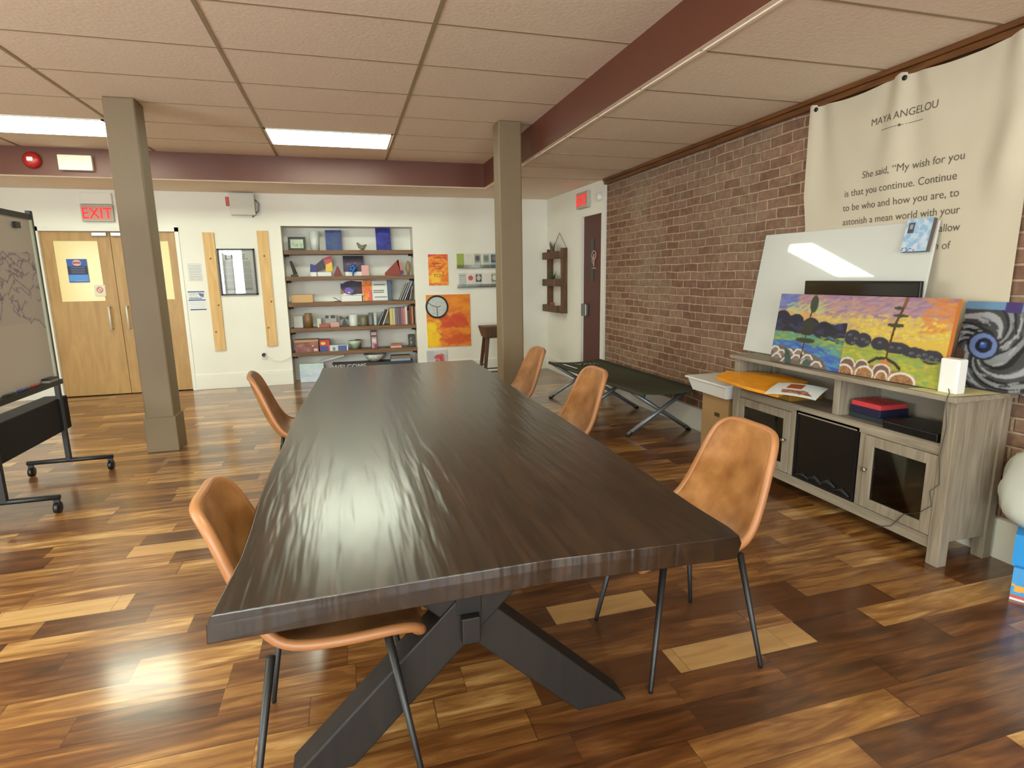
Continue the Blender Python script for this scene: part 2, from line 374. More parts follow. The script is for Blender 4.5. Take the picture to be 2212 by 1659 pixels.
def panel(name, art, wd, ht, th, parent=None, side=(225, 222, 214), rough=.55, warp=None):
    """flat board in local XZ, facing -Y, bottom centre at the origin, picture on the front, thickness behind."""
    h, w_ = art.h, art.w; V = []; C = []
    for j in range(h+1):
        for i in range(w_+1):
            x, z = (i/w_-.5)*wd, (1-j/h)*ht; y = warp(x, z) if warp else 0
            V.append((x, y, z)); C.append(None)
    Fs = [(j*(w_+1)+i, (j+1)*(w_+1)+i, (j+1)*(w_+1)+i+1, j*(w_+1)+i+1) for j in range(h) for i in range(w_)]
    nf = len(Fs); base = len(V)
    ring = [i for i in range(w_+1)]+[j*(w_+1)+w_ for j in range(1, h+1)]+[h*(w_+1)+i for i in range(w_-1, -1, -1)]+[j*(w_+1) for j in range(h-1, 0, -1)]
    for r in ring: V.append((V[r][0], V[r][1]+th, V[r][2]))
    n = len(ring)
    for k in range(n): Fs.append((ring[k], ring[(k+1) % n], base+(k+1) % n, base+k))
    if warp is None: Fs.append(tuple(base+k for k in range(n)))
    else:
        b2 = len(V)
        V += [(x, y+th, z) for (x, y, z) in V[:base]]
        Fs += [tuple(b2+q for q in f[::-1]) for f in Fs[:nf]]
    me = bpy.data.meshes.new(name); me.from_pydata(V, [], Fs); me.update()
    ca = me.color_attributes.new('Col', 'FLOAT_COLOR', 'CORNER')
    buf = np.ones((len(me.loops), 4), np.float32); sc = np.array(lin(side)); buf[:, :3] = sc
    a = np.clip(art.a/255., 0, 1).reshape(-1, 3); a = np.where(a <= .04045, a/12.92, ((a+.055)/1.055)**2.4)
    buf[:nf*4, :3] = np.repeat(a, 4, axis=0); ca.data.foreach_set('color', buf.ravel())
    me.materials.append(paint_mat(rough))
    o = bpy.data.objects.new(name, me); COL.objects.link(o)
    if parent: o.parent = parent
    return o

# ------------------------------------------------------------------ the room
ZC, ZS = 2.83, 2.545; XF, YBF = 1.80, 7.42; YB = 8.40; XL, XR = -5.3, 3.08
XR2 = 2.99; YC = 6.52
struct(box('floor', (XL-.1, XR+.3, YF-.1, YB+.5, -.1, 0), M_FLOOR))
q = MB(); q.box(XL, XF, YF, YBF, ZC, ZC+.05); struct(q.build('ceiling', M_CEIL))
q = MB(); q.box(XF-.001, XR+.1, YF, YBF, ZS, ZS+.04); q.box(XL, XR+.1, YBF-.001, YB+.4, ZS, ZS+.04); struct(q.build('ceiling_soffit', M_CEIL))
q = MB()
for x in (-4.37, -3.12, -1.89, -.64, .585): q.box(x-.012, x+.012, YF, YBF, ZC-.004, ZC+.001)
for k in range(1, 17): q.box(XL, XF, YBF-.653*k-.008, YBF-.653*k+.008, ZC-.003, ZC+.001)
for y in (2.17, 2.78, 3.41, 4.03, 4.66, 5.3, 5.94, 6.58, 1.55, .92, .3, -.3, -.9, -1.5): q.box(XF+.02, XR, y-.009, y+.009, ZS-.003, ZS+.001)
struct(q.build('ceiling_grid', M_GRID))
q = MB(); q.box(XF-.003, XF+.03, YF, YBF, ZS+.001, ZC); struct(q.build('trim_1', M_MAROON))
q = MB(); q.box(XL, XF+.03, YBF-.003, YBF+.03, ZS+.001, ZC); struct(q.build('trim_2', M_MAROON))
q = MB(); q.box(XF+.03, XF+.05, YF, YBF+.06, ZS-.007, ZS+.001); q.box(XL, XF+.03, YBF+.03, YBF+.05, ZS-.007, ZS+.001); struct(q.build('trim_3', M_CEIL))
# back wall with the double door opening and the shelf niche
NX0, NX1, NZ, ND = -.76, .975, 2.135, 8.74
DX0, DX1, DZ = -3.50, -2.01, 2.065
q = MB()
q.box(XL-.1, DX0, YB, YB+.12, 0, ZS+.1); q.box(DX0, DX1, YB, YB+.12, DZ, ZS+.1); q.box(DX1, NX0, YB, YB+.12, 0, ZS+.1)
q.box(NX0, NX1, YB, YB+.12, NZ, ZS+.1); q.box(NX1, XR+.3, YB, YB+.12, 0, ZS+.1)
q.box(NX0-.05, NX0, YB+.12, ND, 0, NZ+.05); q.box(NX1, NX1+.05, YB+.12, ND, 0, NZ+.05); q.box(NX0-.05, NX1+.05, ND, ND+.05, 0, NZ+.05); q.box(NX0, NX1, YB+.12, ND, NZ, NZ+.05)
q.box(DX0-.1, DX1+.1, YB+.125, YB+.16, 0, DZ+.1)
struct(q.build('wall_back', M_WALL))
q = MB(); a_, b_, c_, d_ = WINL
q.box(XL-.1, XL, YF-.1, a_, 0, ZC+.05); q.box(XL-.1, XL, b_, YB, 0, ZC+.05); q.box(XL-.1, XL, a_, b_, 0, c_); q.box(XL-.1, XL, a_, b_, d_, ZC+.05); struct(q.build('wall_left', M_WALL))
q = MB()
for (y0, y1, z0, z1) in ((a_, a_+.05, c_, d_), (b_-.05, b_, c_, d_), (a_, b_, c_, c_+.05), (a_, b_, d_-.05, d_), (1.53, 1.57, c_, d_)): q.box(XL-.07, XL-.03, y0, y1, z0, z1)
struct(q.build('window_4', M_TRIMW))
q = MB(); xs = [XL]+[v for wn in WINS for v in wn[:2]]+[XR+.1]
for i in range(0, len(xs), 2): q.box(xs[i], xs[i+1], YF-.1, YF, 0, ZC+.05)
for (a, b, c, d) in WINS: q.box(a, b, YF-.1, YF, 0, c); q.box(a, b, YF-.1, YF, d, ZC+.05)
struct(q.build('wall_front', M_WALL))
for i, (a, b, c, d) in enumerate(WINS):
    q = MB()
    for (x0, x1, z0, z1) in ((a, a+.05, c, d), (b-.05, b, c, d), (a, b, c, c+.05), (a, b, d-.05, d), ((a+b)/2-.02, (a+b)/2+.02, c, d)): q.box(x0, x1, YF-.07, YF-.03, z0, z1)
    struct(q.build('window_%d' % (i+1), M_TRIMW))
struct(box('wall_right', (XR, XR+.12, YF-.1, YC, 0, ZS+.05), M_BRICK))
# plastered end of the right wall, slightly out of line
A0 = Vector((XR-.03, YC, 0)); B0 = Vector((XR2, YB+.01, 0)); UD = (B0-A0).normalized(); ND_ = Vector((-UD.y, UD.x, 0))   # towards the room (-x)
def wp(u, out, z): return A0+UD*u+ND_*out+Vector((0, 0, z))
def rhit(px, py, out=0):
    d = ray(px, py); o = Vector((0, 0, EYE)); P = A0+ND_*out; t = (P-o).dot(ND_)/d.dot(ND_); p = o+d*t
    return (p-A0).dot(UD), p.z
def wbox(q, u0, u1, o0, o1, z0, z1, mi=0):
    q.hexa([wp(u0, o0, z0), wp(u1, o0, z0), wp(u1, o1, z0), wp(u0, o1, z0), wp(u0, o0, z1), wp(u1, o0, z1), wp(u1, o1, z1), wp(u0, o1, z1)], mi)
du1 = rhit(1258, 600)[0]; dzt = rhit(1258, 470)[1]; du0 = .045
q = MB(); wbox(q, du1, (B0-A0).length, -.1, 0, 0, ZS+.05); wbox(q, 0, du1, -.1, 0, dzt, ZS+.05); wbox(q, 0, du0, -.1, 0, 0, dzt); wbox(q, -.02, du1, -.14, -.1, 0, dzt); struct(q.build('wall_right_plaster', M_WALL))
q = MB(); wbox(q, du0-.04, du0, 0, .018, 0, dzt+.05); wbox(q, du1, du1+.07, 0, .018, 0, dzt+.05); wbox(q, du0, du1, 0, .018, dzt, dzt+.05); struct(q.build('trim_4', M_TRIMW))
# baseboards
q = MB()
q.box(DX1+.03, NX0, YB-.018, YB, 0, .17); q.box(DX1+.03, NX0, YB-.012, YB, .17, .205); q.box(NX1, XR2, YB-.018, YB, 0, .2); q.box(XL, DX0-.05, YB-.018, YB, 0, .2)
struct(q.build('baseboard_back', M_TRIMW, bevel=.004))
struct(box('baseboard_right', (XR-.028, XR, .3, YC-.05, 0, .205), M_TRIMW))
q = MB(); wbox(q, du1+.07, (B0-A0).length-.02, 0, .016, 0, .18); struct(q.build('baseboard_side', M_TRIMW))
# wooden ceiling trim on the brick
M_CT = wood_mat('brown_moulding', (86, 50, 22), (120, 76, 36), .45, axis=1, scale=3, stretch=10)
q = MB(); q.box(XR-.06, XR, -1, YC-.0, ZS-.03, ZS-.001); q.box(XR-.045, XR, -1, YC, ZS-.065, ZS-.03); struct(q.build('trim_5', M_CT, bevel=.004))
# double door
q = MB()
for (x0, x1, z0, z1) in ((DX0-.045, DX0+.012, 0, DZ+.04), (DX1-.012, DX1+.03, 0, DZ+.04), (DX0-.045, DX1+.03, DZ-.012, DZ+.04)): q.box(x0, x1, YB-.015, YB+.12, z0, z1)
struct(q.build('trim_6', M_TRIMW))
M_DGL = mat('corridor_lit_papered_glass', (238, 218, 152), .3, coat=.3)  # papered glass; light of the corridor behind is put into the yellow
def door(i, x0, x1, g, hx, bar):
    q = MB(); y0, y1 = YB+.03, YB+.072; gx0, gx1, gz0, gz1 = g
    q.box(x0, gx0, y0, y1, .01, DZ-.015); q.box(gx1, x1, y0, y1, .01, DZ-.015); q.box(gx0, gx1, y0, y1, .01, gz0); q.box(gx0, gx1, y0, y1, gz1, DZ-.015)
    d = struct(q.build('door_%d' % i, M_OAK))
    box('door_glass', (gx0, gx1, y0+.01, y1-.01, gz0, gz1), M_DGL, d)
    q = MB(); a = MB()
    q.tube([(hx, y0, .85), (hx, y0-.06, .85), (hx, y0-.06, 1.13), (hx, y0, 1.13)], .011, 8)
    q.build('door_handle', mat('pale_satin_metal', (214, 214, 208), .35, metal=.2), d)
    q = MB(); q.box(x0+.55 if i == 1 else x0+.02, x1-.02 if i == 1 else x0+.2, y0-.045, y0, DZ-.07, DZ-.025); q.build('door_closer', M_CHROME, d, bevel=.005)
    return d
mid = (DX0+DX1)/2
door(1, DX0+.014, mid-.003, (DX0+.13, DX0+.60, 1.205, 1.94), -2.86, 0)
door(2, mid+.003, DX1-.014, (DX1-.60, DX1-.11, 1.205, 1.94), -2.665, 1)
# maroon door with a symbol, in the plastered wall
q = MB(); wbox(q, du0+.002, du1-.002, -.06, -.02, .01, dzt-.004); D3 = struct(q.build('door_3', mat('maroon_door', (84, 40, 34), .45)))
u, z = rhit(1257, 668); q = MB(); wbox(q, du1-.16, du1-.02, -.02, .03, .90, 1.06); q.build('door_lock', mat('steel', (130, 130, 128), .35, metal=.8), D3, bevel=.01)
u0_, z_ = rhit(1283, 560); q = MB(); wbox(q, .30, .40, -.021, -.012, 1.35, 1.88); q.build('narrow_pane', M_GLASSD, D3)
u_, z1_ = rhit(1284, 562, -.02)
q = MB(); c0 = wp(u_, -.014, z1_+.06)
def ringpts(c, r, n=16, a0=0, a1=360): return [c+UD*(r*math.cos(R(a0+(a1-a0)*k/n)))+Vector((0, 0, r*math.sin(R(a0+(a1-a0)*k/n)))) for k in range(n+1)]
q.tube(ringpts(c0, .055), .008, 6); q.tube(ringpts(c0+Vector((0, 0, -.06)), .045, 10, 90, -90), .007, 6)
q.tube([c0+Vector((0, 0, .02)), c0-Vector((0, 0, .14))], .009, 6); q.tube([wp(u_-.05, -.014, z1_-.1), wp(u_+.05, -.014, z1_-.1)], .008, 6)
q.build('door_symbol', mat('pale_pink_paint', (190, 150, 140), .5), D3)
# columns
def column(x0, x1, y0, y1, lab):
    q = MB(); q.box(x0, x1, y0, y1, 0, ZC); q.bm.verts.ensure_lookup_table()
    o = q.build('column', M_COLUMN, bevel=.012); struct(o)
    b = MB(); b.box(x0-.012, x1+.012, y0-.012, y1+.012, 0, .30); b.build('column_base', M_COLUMN, o, bevel=.005)
column(-1.685, -1.465, 5.37, 5.60, '')
column(1.445, 1.665, 5.37, 5.58, '')

# ------------------------------------------------------------------ ceiling panels
M_LIT = mat('lit_diffuser', (246, 255, 228), .5, emit=PANEL)
def ceiling_light(x0, x1, y0, y1, label):
    t = thing('ceiling_light', label, 'ceiling light', ((x0+x1)/2, (y0+y1)/2, ZC), 0, 'flat ceiling light panels')
    a, b = (x1-x0)/2, (y1-y0)/2
    q = MB()
    for (p, r_, s_, t_) in ((-a, a, -b, -b+.02), (-a, a, b-.02, b), (-a, -a+.02, -b, b), (a-.02, a, -b, b)): q.box(p, r_, s_, t_, -.012, -.004)
    q.build('frame', M_TRIMW, t)
    box('diffuser', (-a+.02, a-.02, -b+.02, b-.02, -.010, -.0045), M_LIT, t)
ceiling_light(-.63, .565, 6.10, 6.77, 'lit rectangular ceiling panel above the far end of the long table')
ceiling_light(-3.12, -1.92, 6.10, 6.77, 'lit rectangular ceiling panel beside the taupe column, over the double door side')
ceiling_light(-.63, .565, .90, 1.52, 'added unseen ceiling panel above the near end of the long table')  # from here on: unseen panels, added as likely light sources
ceiling_light(-3.12, -1.92, .90, 1.52, 'added unseen ceiling panel over the open floor near the rolling board')
ceiling_light(-.63, .565, -2.3, -1.7, 'added unseen ceiling panel by the middle window of the front wall')
ceiling_light(-3.12, -1.92, -2.3, -1.7, 'added unseen ceiling panel by the corner window of the front wall')

# ------------------------------------------------------------------ long table
ZT = .78
T = thing('dining_table', 'long dark brown live-edge wooden table on crossed beam legs', 'table', (.297, 2.7, 0))
Lp = [F(x, y, ZT) for x, y in ((455, 1330), (476, 1290), (520, 1205), (543, 1140), (560, 1080), (585, 1015), (612, 960), (633, 910), (655, 870), (676, 835), (690, 812), (697, 795))]
Rp = [F(x, y, ZT) for x, y in ((1020, 777), (1075, 812), (1135, 853), (1200, 893), (1300, 958), (1400, 1024), (1500, 1092), (1575, 1138), (1600, 1158))]
Rp[-1] = F(1598, 1157, ZT)
front = [F(1560, 1163, ZT), F(1200, 1207, ZT), F(900, 1256, ZT)]
topo = [p-Vector(T.location) for p in Lp+Rp+front]
n = len(topo); nl = len(Lp)
mid2 = []; boto = []
for i, p in enumerate(topo):
    c = p.copy()
    if i < nl: off = Vector((-.014, 0, 0))
    elif i < nl+len(Rp): off = Vector((.010, 0, 0))
    else: off = Vector((0, -.001, 0))
    mid2.append(c+off*.8+Vector((0, 0, -.022))); boto.append(c+off*(1.0 if i < nl else -.5)+Vector((0, 0, -.062)))
q = MB(); vt = [q.bm.verts.new(p) for p in topo]; vm = [q.bm.verts.new(p) for p in mid2]; vb = [q.bm.verts.new(p) for p in boto]
q.bm.faces.new(vt); q.bm.faces.new(vb[::-1])
for A, B in ((vt, vm), (vm, vb)):
    for i in range(n): q.bm.faces.new((A[i], B[i], B[(i+1) % n], A[(i+1) % n]))
q.build('tabletop', M_TABLE, T, bevel=.0025)
def xleg(y):
    for s_ in (1, -1):
        q = MB(); wb = .085; zt = ZT-.064; a = Vector((.45*s_, 0, 0)); b = Vector((-.30*s_, 0, zt))
        # slanted beam, horizontal cut at floor and under the top
        hw = .085
        q.hexa([(a.x-hw*1.05, y-.05+.004*s_, 0), (a.x+hw*1.05, y-.05+.004*s_, 0), (a.x+hw*1.05, y+.05+.004*s_, 0), (a.x-hw*1.05, y+.05+.004*s_, 0),
                (b.x-hw*1.05, y-.05+.004*s_, zt), (b.x+hw*1.05, y-.05+.004*s_, zt), (b.x+hw*1.05, y+.05+.004*s_, zt), (b.x-hw*1.05, y+.05+.004*s_, zt)])
        q.build('leg', M_DARKLEG, T, bevel=.005)
    box('top_cleat', (-.40, .40, y-.045, y+.045, ZT-.10, ZT-.064), M_DARKLEG, T)
yn, yf = 1.60-2.7, 3.72-2.7
xleg(yn); xleg(yf)
box('stretcher', (-.04, .04, yn-.056, yf+.056, .43, .53), mat('stretcher_hole_shade', (12, 9, 8), .6), T, bevel=.004)  # black paints in the shade of the hollow where the legs cross
box('wedge_key', (-.028, .028, yn-.085, yn-.055, .35, .435), M_DARKLEG, T, bevel=.004)
box('wedge_key', (-.028, .028, yf+.055, yf+.085, .35, .435), M_DARKLEG, T, bevel=.004)

# ------------------------------------------------------------------ leather shell chairs
def make_chair():
    t = thing('dining_chair', 'x', 'chair', (0, 0, 0), 0, 'tan leather chairs at the long table')
    prof = [(.232, .425, .150), (.238, .440, .188), (.225, .452, .212), (.17, .455, .226), (.08, .448, .232), (-.02, .444, .232), (-.10, .450, .229), (-.155, .475, .225), (-.195, .520, .219),
            (-.225, .580, .210), (-.250, .650, .198), (-.272, .720, .186), (-.292, .785, .172), (-.300, .815, .160), (-.306, .838, .140), (-.309, .850, .112), (-.310, .856, .070)]
    nu = 12; q = MB(); G = []
    for i, (y, z, hw) in enumerate(prof):
        k = i/(len(prof)-1); row = []
        dirv = Vector((0, prof[min(i+1, len(prof)-1)][0]-prof[max(i-1, 0)][0], prof[min(i+1, len(prof)-1)][1]-prof[max(i-1, 0)][1])).normalized()
        nrm = Vector((0, -dirv.z, dirv.y))      # inner side
        if nrm.z < -.2: nrm = -nrm
        nrm = Vector((0, dirv.z, -dirv.y))
        for j in range(nu+1):
            s_ = j/nu*2-1; cup = .045*abs(s_)**2.4*math.sin(math.pi*min(1, max(0, k*1.1)))**.6 if 0 < k < .92 else 0
            row.append(q.bm.verts.new(Vector((hw*s_, y, z))+nrm*cup))
        G.append(row)
    for i in range(len(G)-1):
        for j in range(nu): q.bm.faces.new((G[i][j], G[i][j+1], G[i+1][j+1], G[i+1][j]))
    edge = [v.co.copy() for v in G[0]]+[r_[-1].co.copy() for r_ in G[1:]]+[v.co.copy() for v in G[-1][::-1]][1:]+[r_[0].co.copy() for r_ in G[::-1]][1:-1]
    sh = q.build('seat_shell', M_LEATHER, t, smooth=True)
    md = sh.modifiers.new('solid', 'SOLIDIFY'); md.thickness = .030; md.offset = 0
    md = sh.modifiers.new('sub', 'SUBSURF'); md.levels = 1; md.render_levels = 2
    q = MB(); q.tube(edge, .0165, 8, closed=True); pp = q.build('piping', mat('leather_edge', (158, 106, 66), .4), t)
    md = pp.modifiers.new('sub', 'SUBSURF'); md.levels = 1; md.render_levels = 1
    for sx in (1, -1):
        for sy in (1, -1):
            q = MB(); q.tube([(.165*sx, .155*sy, .432), (.225*sx, .225*sy, .012), (.226*sx, .226*sy, 0)], [.0125, .0085, .0085], 10)
            q.build('leg', M_BLACK, t)
    q = MB(); q.box(-.13, .13, .10, .13, .422, .432); q.box(-.13, .13, -.13, -.10, .422, .432); q.box(-.13, -.10, -.10, .10, .422, .432); q.box(.10, .13, -.10, .10, .422, .432); q.build('under_frame', M_BLACK, t)
    return t
ch = make_chair()
CH = [((1.155, 1.785), 90, 'tan leather chair at the table corner nearest the grey media console'),
      ((1.165, 3.21), 90, 'tan leather chair in front of the green cot, second along that table side'),
      ((1.165, 4.32), 90, 'tan leather chair next to the taupe column near the cot foot'),
      ((-.10, 1.675), -90, 'tan leather chair tucked deep under the table corner away from the console'),
      ((-.285, 3.83), -86, 'tan leather chair pulled out at the wavy table edge near the pine boards')]
for i, ((x, y), rz, lab) in enumerate(CH):
    c = ch if i == 0 else copy_tree(ch)
    c.location = (x, y, 0); c.rotation_euler = (0, 0, R(rz)); c['label'] = lab
# ------------------------------------------------------------------ media console with fireplace insert
K = thing('media_console', 'weathered grey wood media console with glass doors and a black fireplace insert', 'cabinet', (2.87, 2.70, 0))
def kb(n, b, m, bevel=.003, par=None):
    x0, x1, y0, y1, z0, z1 = b; return box(n, (x0-2.87, x1-2.87, y0-2.70, y1-2.70, z0, z1), m, par or K, bevel)
kb('console_top', (2.645, 3.045, 1.89, 3.51, .825, .85), M_GREYWOOD)
for (x0, x1) in ((2.68, 2.74), (2.98, 3.03)):
    for (y0, y1) in ((1.905, 1.965), (3.435, 3.495)): kb('leg', (x0, x1, y0, y1, 0, .825), M_GREYWOODV)
kb('side_panel', (2.74, 2.98, 1.915, 1.935, .12, .825), M_GREYWOODV); kb('side_panel', (2.74, 2.98, 3.465, 3.485, .12, .825), M_GREYWOODV)
kb('back_panel', (3.03, 3.038, 1.93, 3.47, .12, .825), mat('grey_backing', (140, 130, 116), .7))
kb('shelf_board', (2.70, 3.03, 1.965, 3.435, .575, .598), M_GREYWOOD)
kb('front_rail', (2.69, 2.71, 1.965, 3.435, .598, .606), M_GREYWOOD); kb('bottom_rail', (2.69, 2.715, 1.965, 3.435, .075, .135), M_GREYWOOD)
kb('bottom_board', (2.715, 3.03, 1.965, 3.435, .115, .135), M_GREYWOOD)
kb('divider', (2.72, 3.03, 2.60, 2.645, .598, .825), M_GREYWOODV)
for y in (2.395, 2.91): kb('upright', (2.695, 3.03, y-.02, y+.02, .135, .575), M_GREYWOODV)
kb('upper_rail', (2.692, 2.71, 1.965, 3.435, .55, .598), M_GREYWOOD)
def kdoor(y0, y1, ky):
    q = MB(); z0, z1, f = .14, .548, .055
    ox, oy = 2.87, 2.70
    for (a, b, c, d) in ((y0, y0+f, z0, z1), (y1-f, y1, z0, z1), (y0+f, y1-f, z0, z0+f), (y0+f, y1-f, z1-f, z1)): q.box(2.685-ox, 2.705-ox, a-oy, b-oy, c, d)
    d_ = q.build('door', M_GREYWOODV, K, bevel=.003)
    box('door_glass', (2.694-ox, 2.698-ox, y0+f-oy, y1-f-oy, z0+f, z1-f), thin_glass('cabinet_glass', (222, 226, 220), .03, .02), d_)
    q = MB(); q.lathe([(.006, 0), (.006, -.015), (.014, -.02), (.012, -.03)], (2.685-ox, ky-oy, .36), 12, axis=0); q.build('knob', M_CHROME, d_)
kdoor(1.968, 2.373, 2.347); kdoor(2.932, 3.432, 2.957)
tag(box('storage_tin', (2.78, 2.98, 2.20, 2.36, .136, .50), mat('grey_white_panel', (186, 190, 188), .5), None, .01), 'pale grey upright tin inside the glass cabinet nearest the white router', 'tin')
fp = kb('fireplace_insert', (2.70, 2.86, 2.418, 2.888, .137, .572), mat('fire_black', (14, 13, 13), .25), 0)
q = MB()
for (a, b, c, d) in ((2.42, 2.886, .137, .15), (2.42, 2.886, .56, .572), (2.42, 2.434, .15, .56), (2.872, 2.886, .15, .56)): q.box(2.692-2.87, 2.7-2.87, a-2.7, b-2.7, c, d)
q.build('insert_frame', M_BLACKP, fp)
q = MB()
for i, (y, r_, zz, h_) in enumerate(((2.50, .02, .185, .05), (2.60, .022, .195, .07), (2.70, .02, .19, .06), (2.80, .018, .18, .045))):
    q.tube([(2.6955-2.87, y-2.7-.05, zz-.03+i%2*.01), (2.6955-2.87, y-2.7, zz-.02+h_*.3), (2.6955-2.87, y-2.7+.06, zz-.025)], [.006, h_*.22, .006], 8)
q.build('fake_logs', mat('ash_grey', (27, 28, 30), .7), fp)
# things in and on the console
def canvas(name, art, w_, h_, th, loc, rz, lean, label, cat='painting', side=(225, 222, 214), group=None, rough=.55):
    o = panel(name, art, w_, h_, th, None, side, rough); o.rotation_mode = 'XYZ'
    loc = Vector(loc)+Vector((0, 0, th*math.sin(lean)))
    o.matrix_world = Matrix.Translation(loc) @ Matrix.Rotation(rz, 4, 'Z') @ Matrix.Rotation(-lean, 4, 'X')
    return tag(o, label, cat, group)
FACE_W = -math.pi/2    # picture facing -x, its left edge at high y
# sunset pictures
def sky(a, warm):
    a.grad([(0, (150, 110, 150)), (.18, (196, 150, 150)), (.32, (214, 180, 120)), (.5, (240, 196, 60)), (.6, (240, 190, 50)), (1, (150, 150, 60))])
    a.dabs(260, [(170, 120, 160), (150, 110, 165), (205, 140, 130), (214, 160, 130), (190, 150, 170)], 0, 0, 1, .28, .06, .014, .6, -.25)
    a.dabs(200, [(240, 200, 90), (226, 190, 110), (250, 215, 60), (210, 160, 110)], 0, .22, 1, .5, .04, .012, .7, -.2)
A = Art(150, 120); sky(A, 0)
A.dabs(60, [(90, 110, 200), (120, 130, 210)], 0, 0, .25, .2, .06, .02, .6); A.dabs(50, [(196, 205, 130), (214, 210, 140)], .15, .12, .7, .28, .08, .012, .6, -.3)
A.dabs(40, [(240, 150, 80), (245, 170, 70)], .05, .25, .6, .4, .06, .012, .7, .2); 
for x, y, r_ in ((.08, .38, .13), (.3, .42, .12), (.2, .45, .15), (.52, .46, .13), (.7, .5, .12), (.85, .53, .13), (.97, .5, .12)): A.ell(x, y, r_, .14, (34, 30, 62)); A.ell(x+.02, y+.04, r_*.6, .07, (40, 52, 110))
A.rect(0, .44, 1, .56, (40, 36, 56)); A.dabs(60, [(28, 26, 40), (50, 60, 110), (60, 56, 70)], 0, .38, 1, .58, .05, .02, .7, .1)
A.poly([(0, .55), (.5, .55), (1, .66), (1, 1), (0, 1)], (110, 160, 110)); A.dabs(150, [(90, 170, 130), (150, 170, 70), (180, 190, 60), (80, 150, 160)], 0, .55, 1, .75, .06, .014, .7, .15)
A.poly([(0, .68), (.35, .66), (.6, .72), (1, .82), (1, 1), (0, 1)], (60, 110, 200)); A.dabs(120, [(50, 90, 210), (80, 150, 200), (90, 170, 170), (40, 80, 190)], 0, .7, 1, 1, .07, .014, .7, .2)
A.poly([(0, .8), (.1, .74), (.3, .78), (.45, .76), (.62, .82), (.78, .88), (.85, 1), (0, 1)], (118, 96, 84))
for x, y in ((.06, .8), (.16, .84), (.1, .9), (.28, .82), (.42, .8), (.4, .88), (.56, .86), (.55, .93), (.7, .93), (.25, .95)):
    A.path([(x-.07, y+.03), (x-.03, y-.02), (x+.03, y-.02), (x+.07, y+.03)], .011, (232, 222, 214)); A.ell(x, y+.03, .05, .03, (150, 124, 110), .8)
A.poly([(.2, .78), (.28, .8), (.34, 1), (.24, 1)], (60, 86, 76)); A.ell(.56, .95, .06, .05, (70, 96, 84))
A.line(.5, .22, .46, .92, .008, (60, 44, 34)); A.ell(.52, .13, .055, .12, (58, 74, 56)); A.ell(.5, .42, .09, .08, (50, 56, 40)); A.ell(.48, .64, .14, .035, (62, 64, 36)); A.ell(.48, .52, .10, .05, (56, 48, 36))
xp = 2.80
canvas('canvas_painting', A.blur().mute(), .525, .44, .03, (2.690, 2.873, .851), FACE_W+R(3.5), R(8), 'lake and dark trees painting with blue water, leaning beside the yellow sunset canvas', group='landscape canvases on the console')
A = Art(170, 120); sky(A, 1)
A.dabs(60, [(240, 130, 50), (245, 150, 60)], .75, 0, 1, .4, .05, .02, .6); A.dabs(120, [(255, 215, 40), (250, 225, 80), (245, 200, 30)], .05, .28, 1, .52, .02, .014, .8, -.3)
A.poly([(0, .58), (1, .66), (1, 1), (0, 1)], (176, 184, 50)); A.dabs(300, [(200, 200, 50), (150, 180, 70), (226, 200, 40), (120, 170, 110), (200, 180, 60)], 0, .6, 1, 1, .035, .014, .7, .1)
for x, y, rx, ry in ((.08, .53, .09, .10), (.2, .55, .09, .09), (.38, .57, .09, .08), (.55, .60, .13, .07), (.72, .63, .12, .06), (.88, .66, .10, .08)): A.ell(x, y, rx, ry, (52, 48, 62))
for x, y in ((.05, .5), (.12, .54), (.2, .54), (.25, .57), (.38, .56), (.5, .6), (.58, .6), (.7, .64), (.82, .64), (.88, .66), (.93, .68), (.85, .69), (.77, .66), (.1, .6)): A.ell(x, y, .022, .018, (112, 112, 120)); A.ell(x+.005, y+.005, .012, .010, (70, 66, 86))
A.put((A.v > .655+.05*A.u) & (A.v < .67+.05*A.u), (150, 170, 50), .8)
A.path([(.56, .0), (.55, .1), (.50, .3), (.48, .55), (.47, .8)], .010, (84, 44, 24)); A.path([(.56, .02), (.545, .12)], .016, (150, 80, 40))
for x, y, l in ((.50, .13, .05), (.53, .22, .075), (.5, .33, .085), (.5, .34, .08)): A.ell(x, y, l, .018, (64, 66, 36))
A.path([(.3, .82), (.38, .75), (.47, .74), (.56, .78), (.62, .84)], .012, (52, 40, 20)); A.poly([(.4, .8), (.47, .74), (.54, .82), (.5, .9), (.42, .9)], (226, 130, 50))
A.poly([(0, .84), (.1, .8), (.2, .84), (.35, .84), (.5, .88), (.62, .86), (.78, 1), (0, 1)], (170, 112, 60))
A.dabs(260, [(200, 130, 60), (120, 72, 40), (226, 160, 90)], 0, .9, .8, 1, .01, .008, .8)
for x, y, r_, c in ((.08, .87, .085, (128, 92, 72)), (.24, .87, .075, (128, 92, 72)), (.45, .89, .09, (130, 90, 74))): 
    A.ell(x, y, r_, .085, (236, 226, 218)); A.ell(x, y+.016, r_*.87, .08, c)
for x, y, r_ in ((.06, .98, .10), (.28, .965, .10), (.46, .985, .065), (.66, .98, .13)):
    A.ell(x, y, r_, .105, (240, 232, 226)); A.ell(x, y+.02, r_*.87, .10, (176, 116, 64))
    A.dabs(40, [(120, 72, 40), (214, 150, 84)], x-r_*.7, y-.05, x+r_*.7, 1, .008, .007, .8)
canvas('canvas_painting', A.blur().mute(), .565, .44, .03, (2.722, 2.327, .851), FACE_W+R(3.5), R(8), 'yellow sunset painting with a lone bent pine and white-rimmed rocks', side=(206, 120, 50), group='landscape canvases on the console')
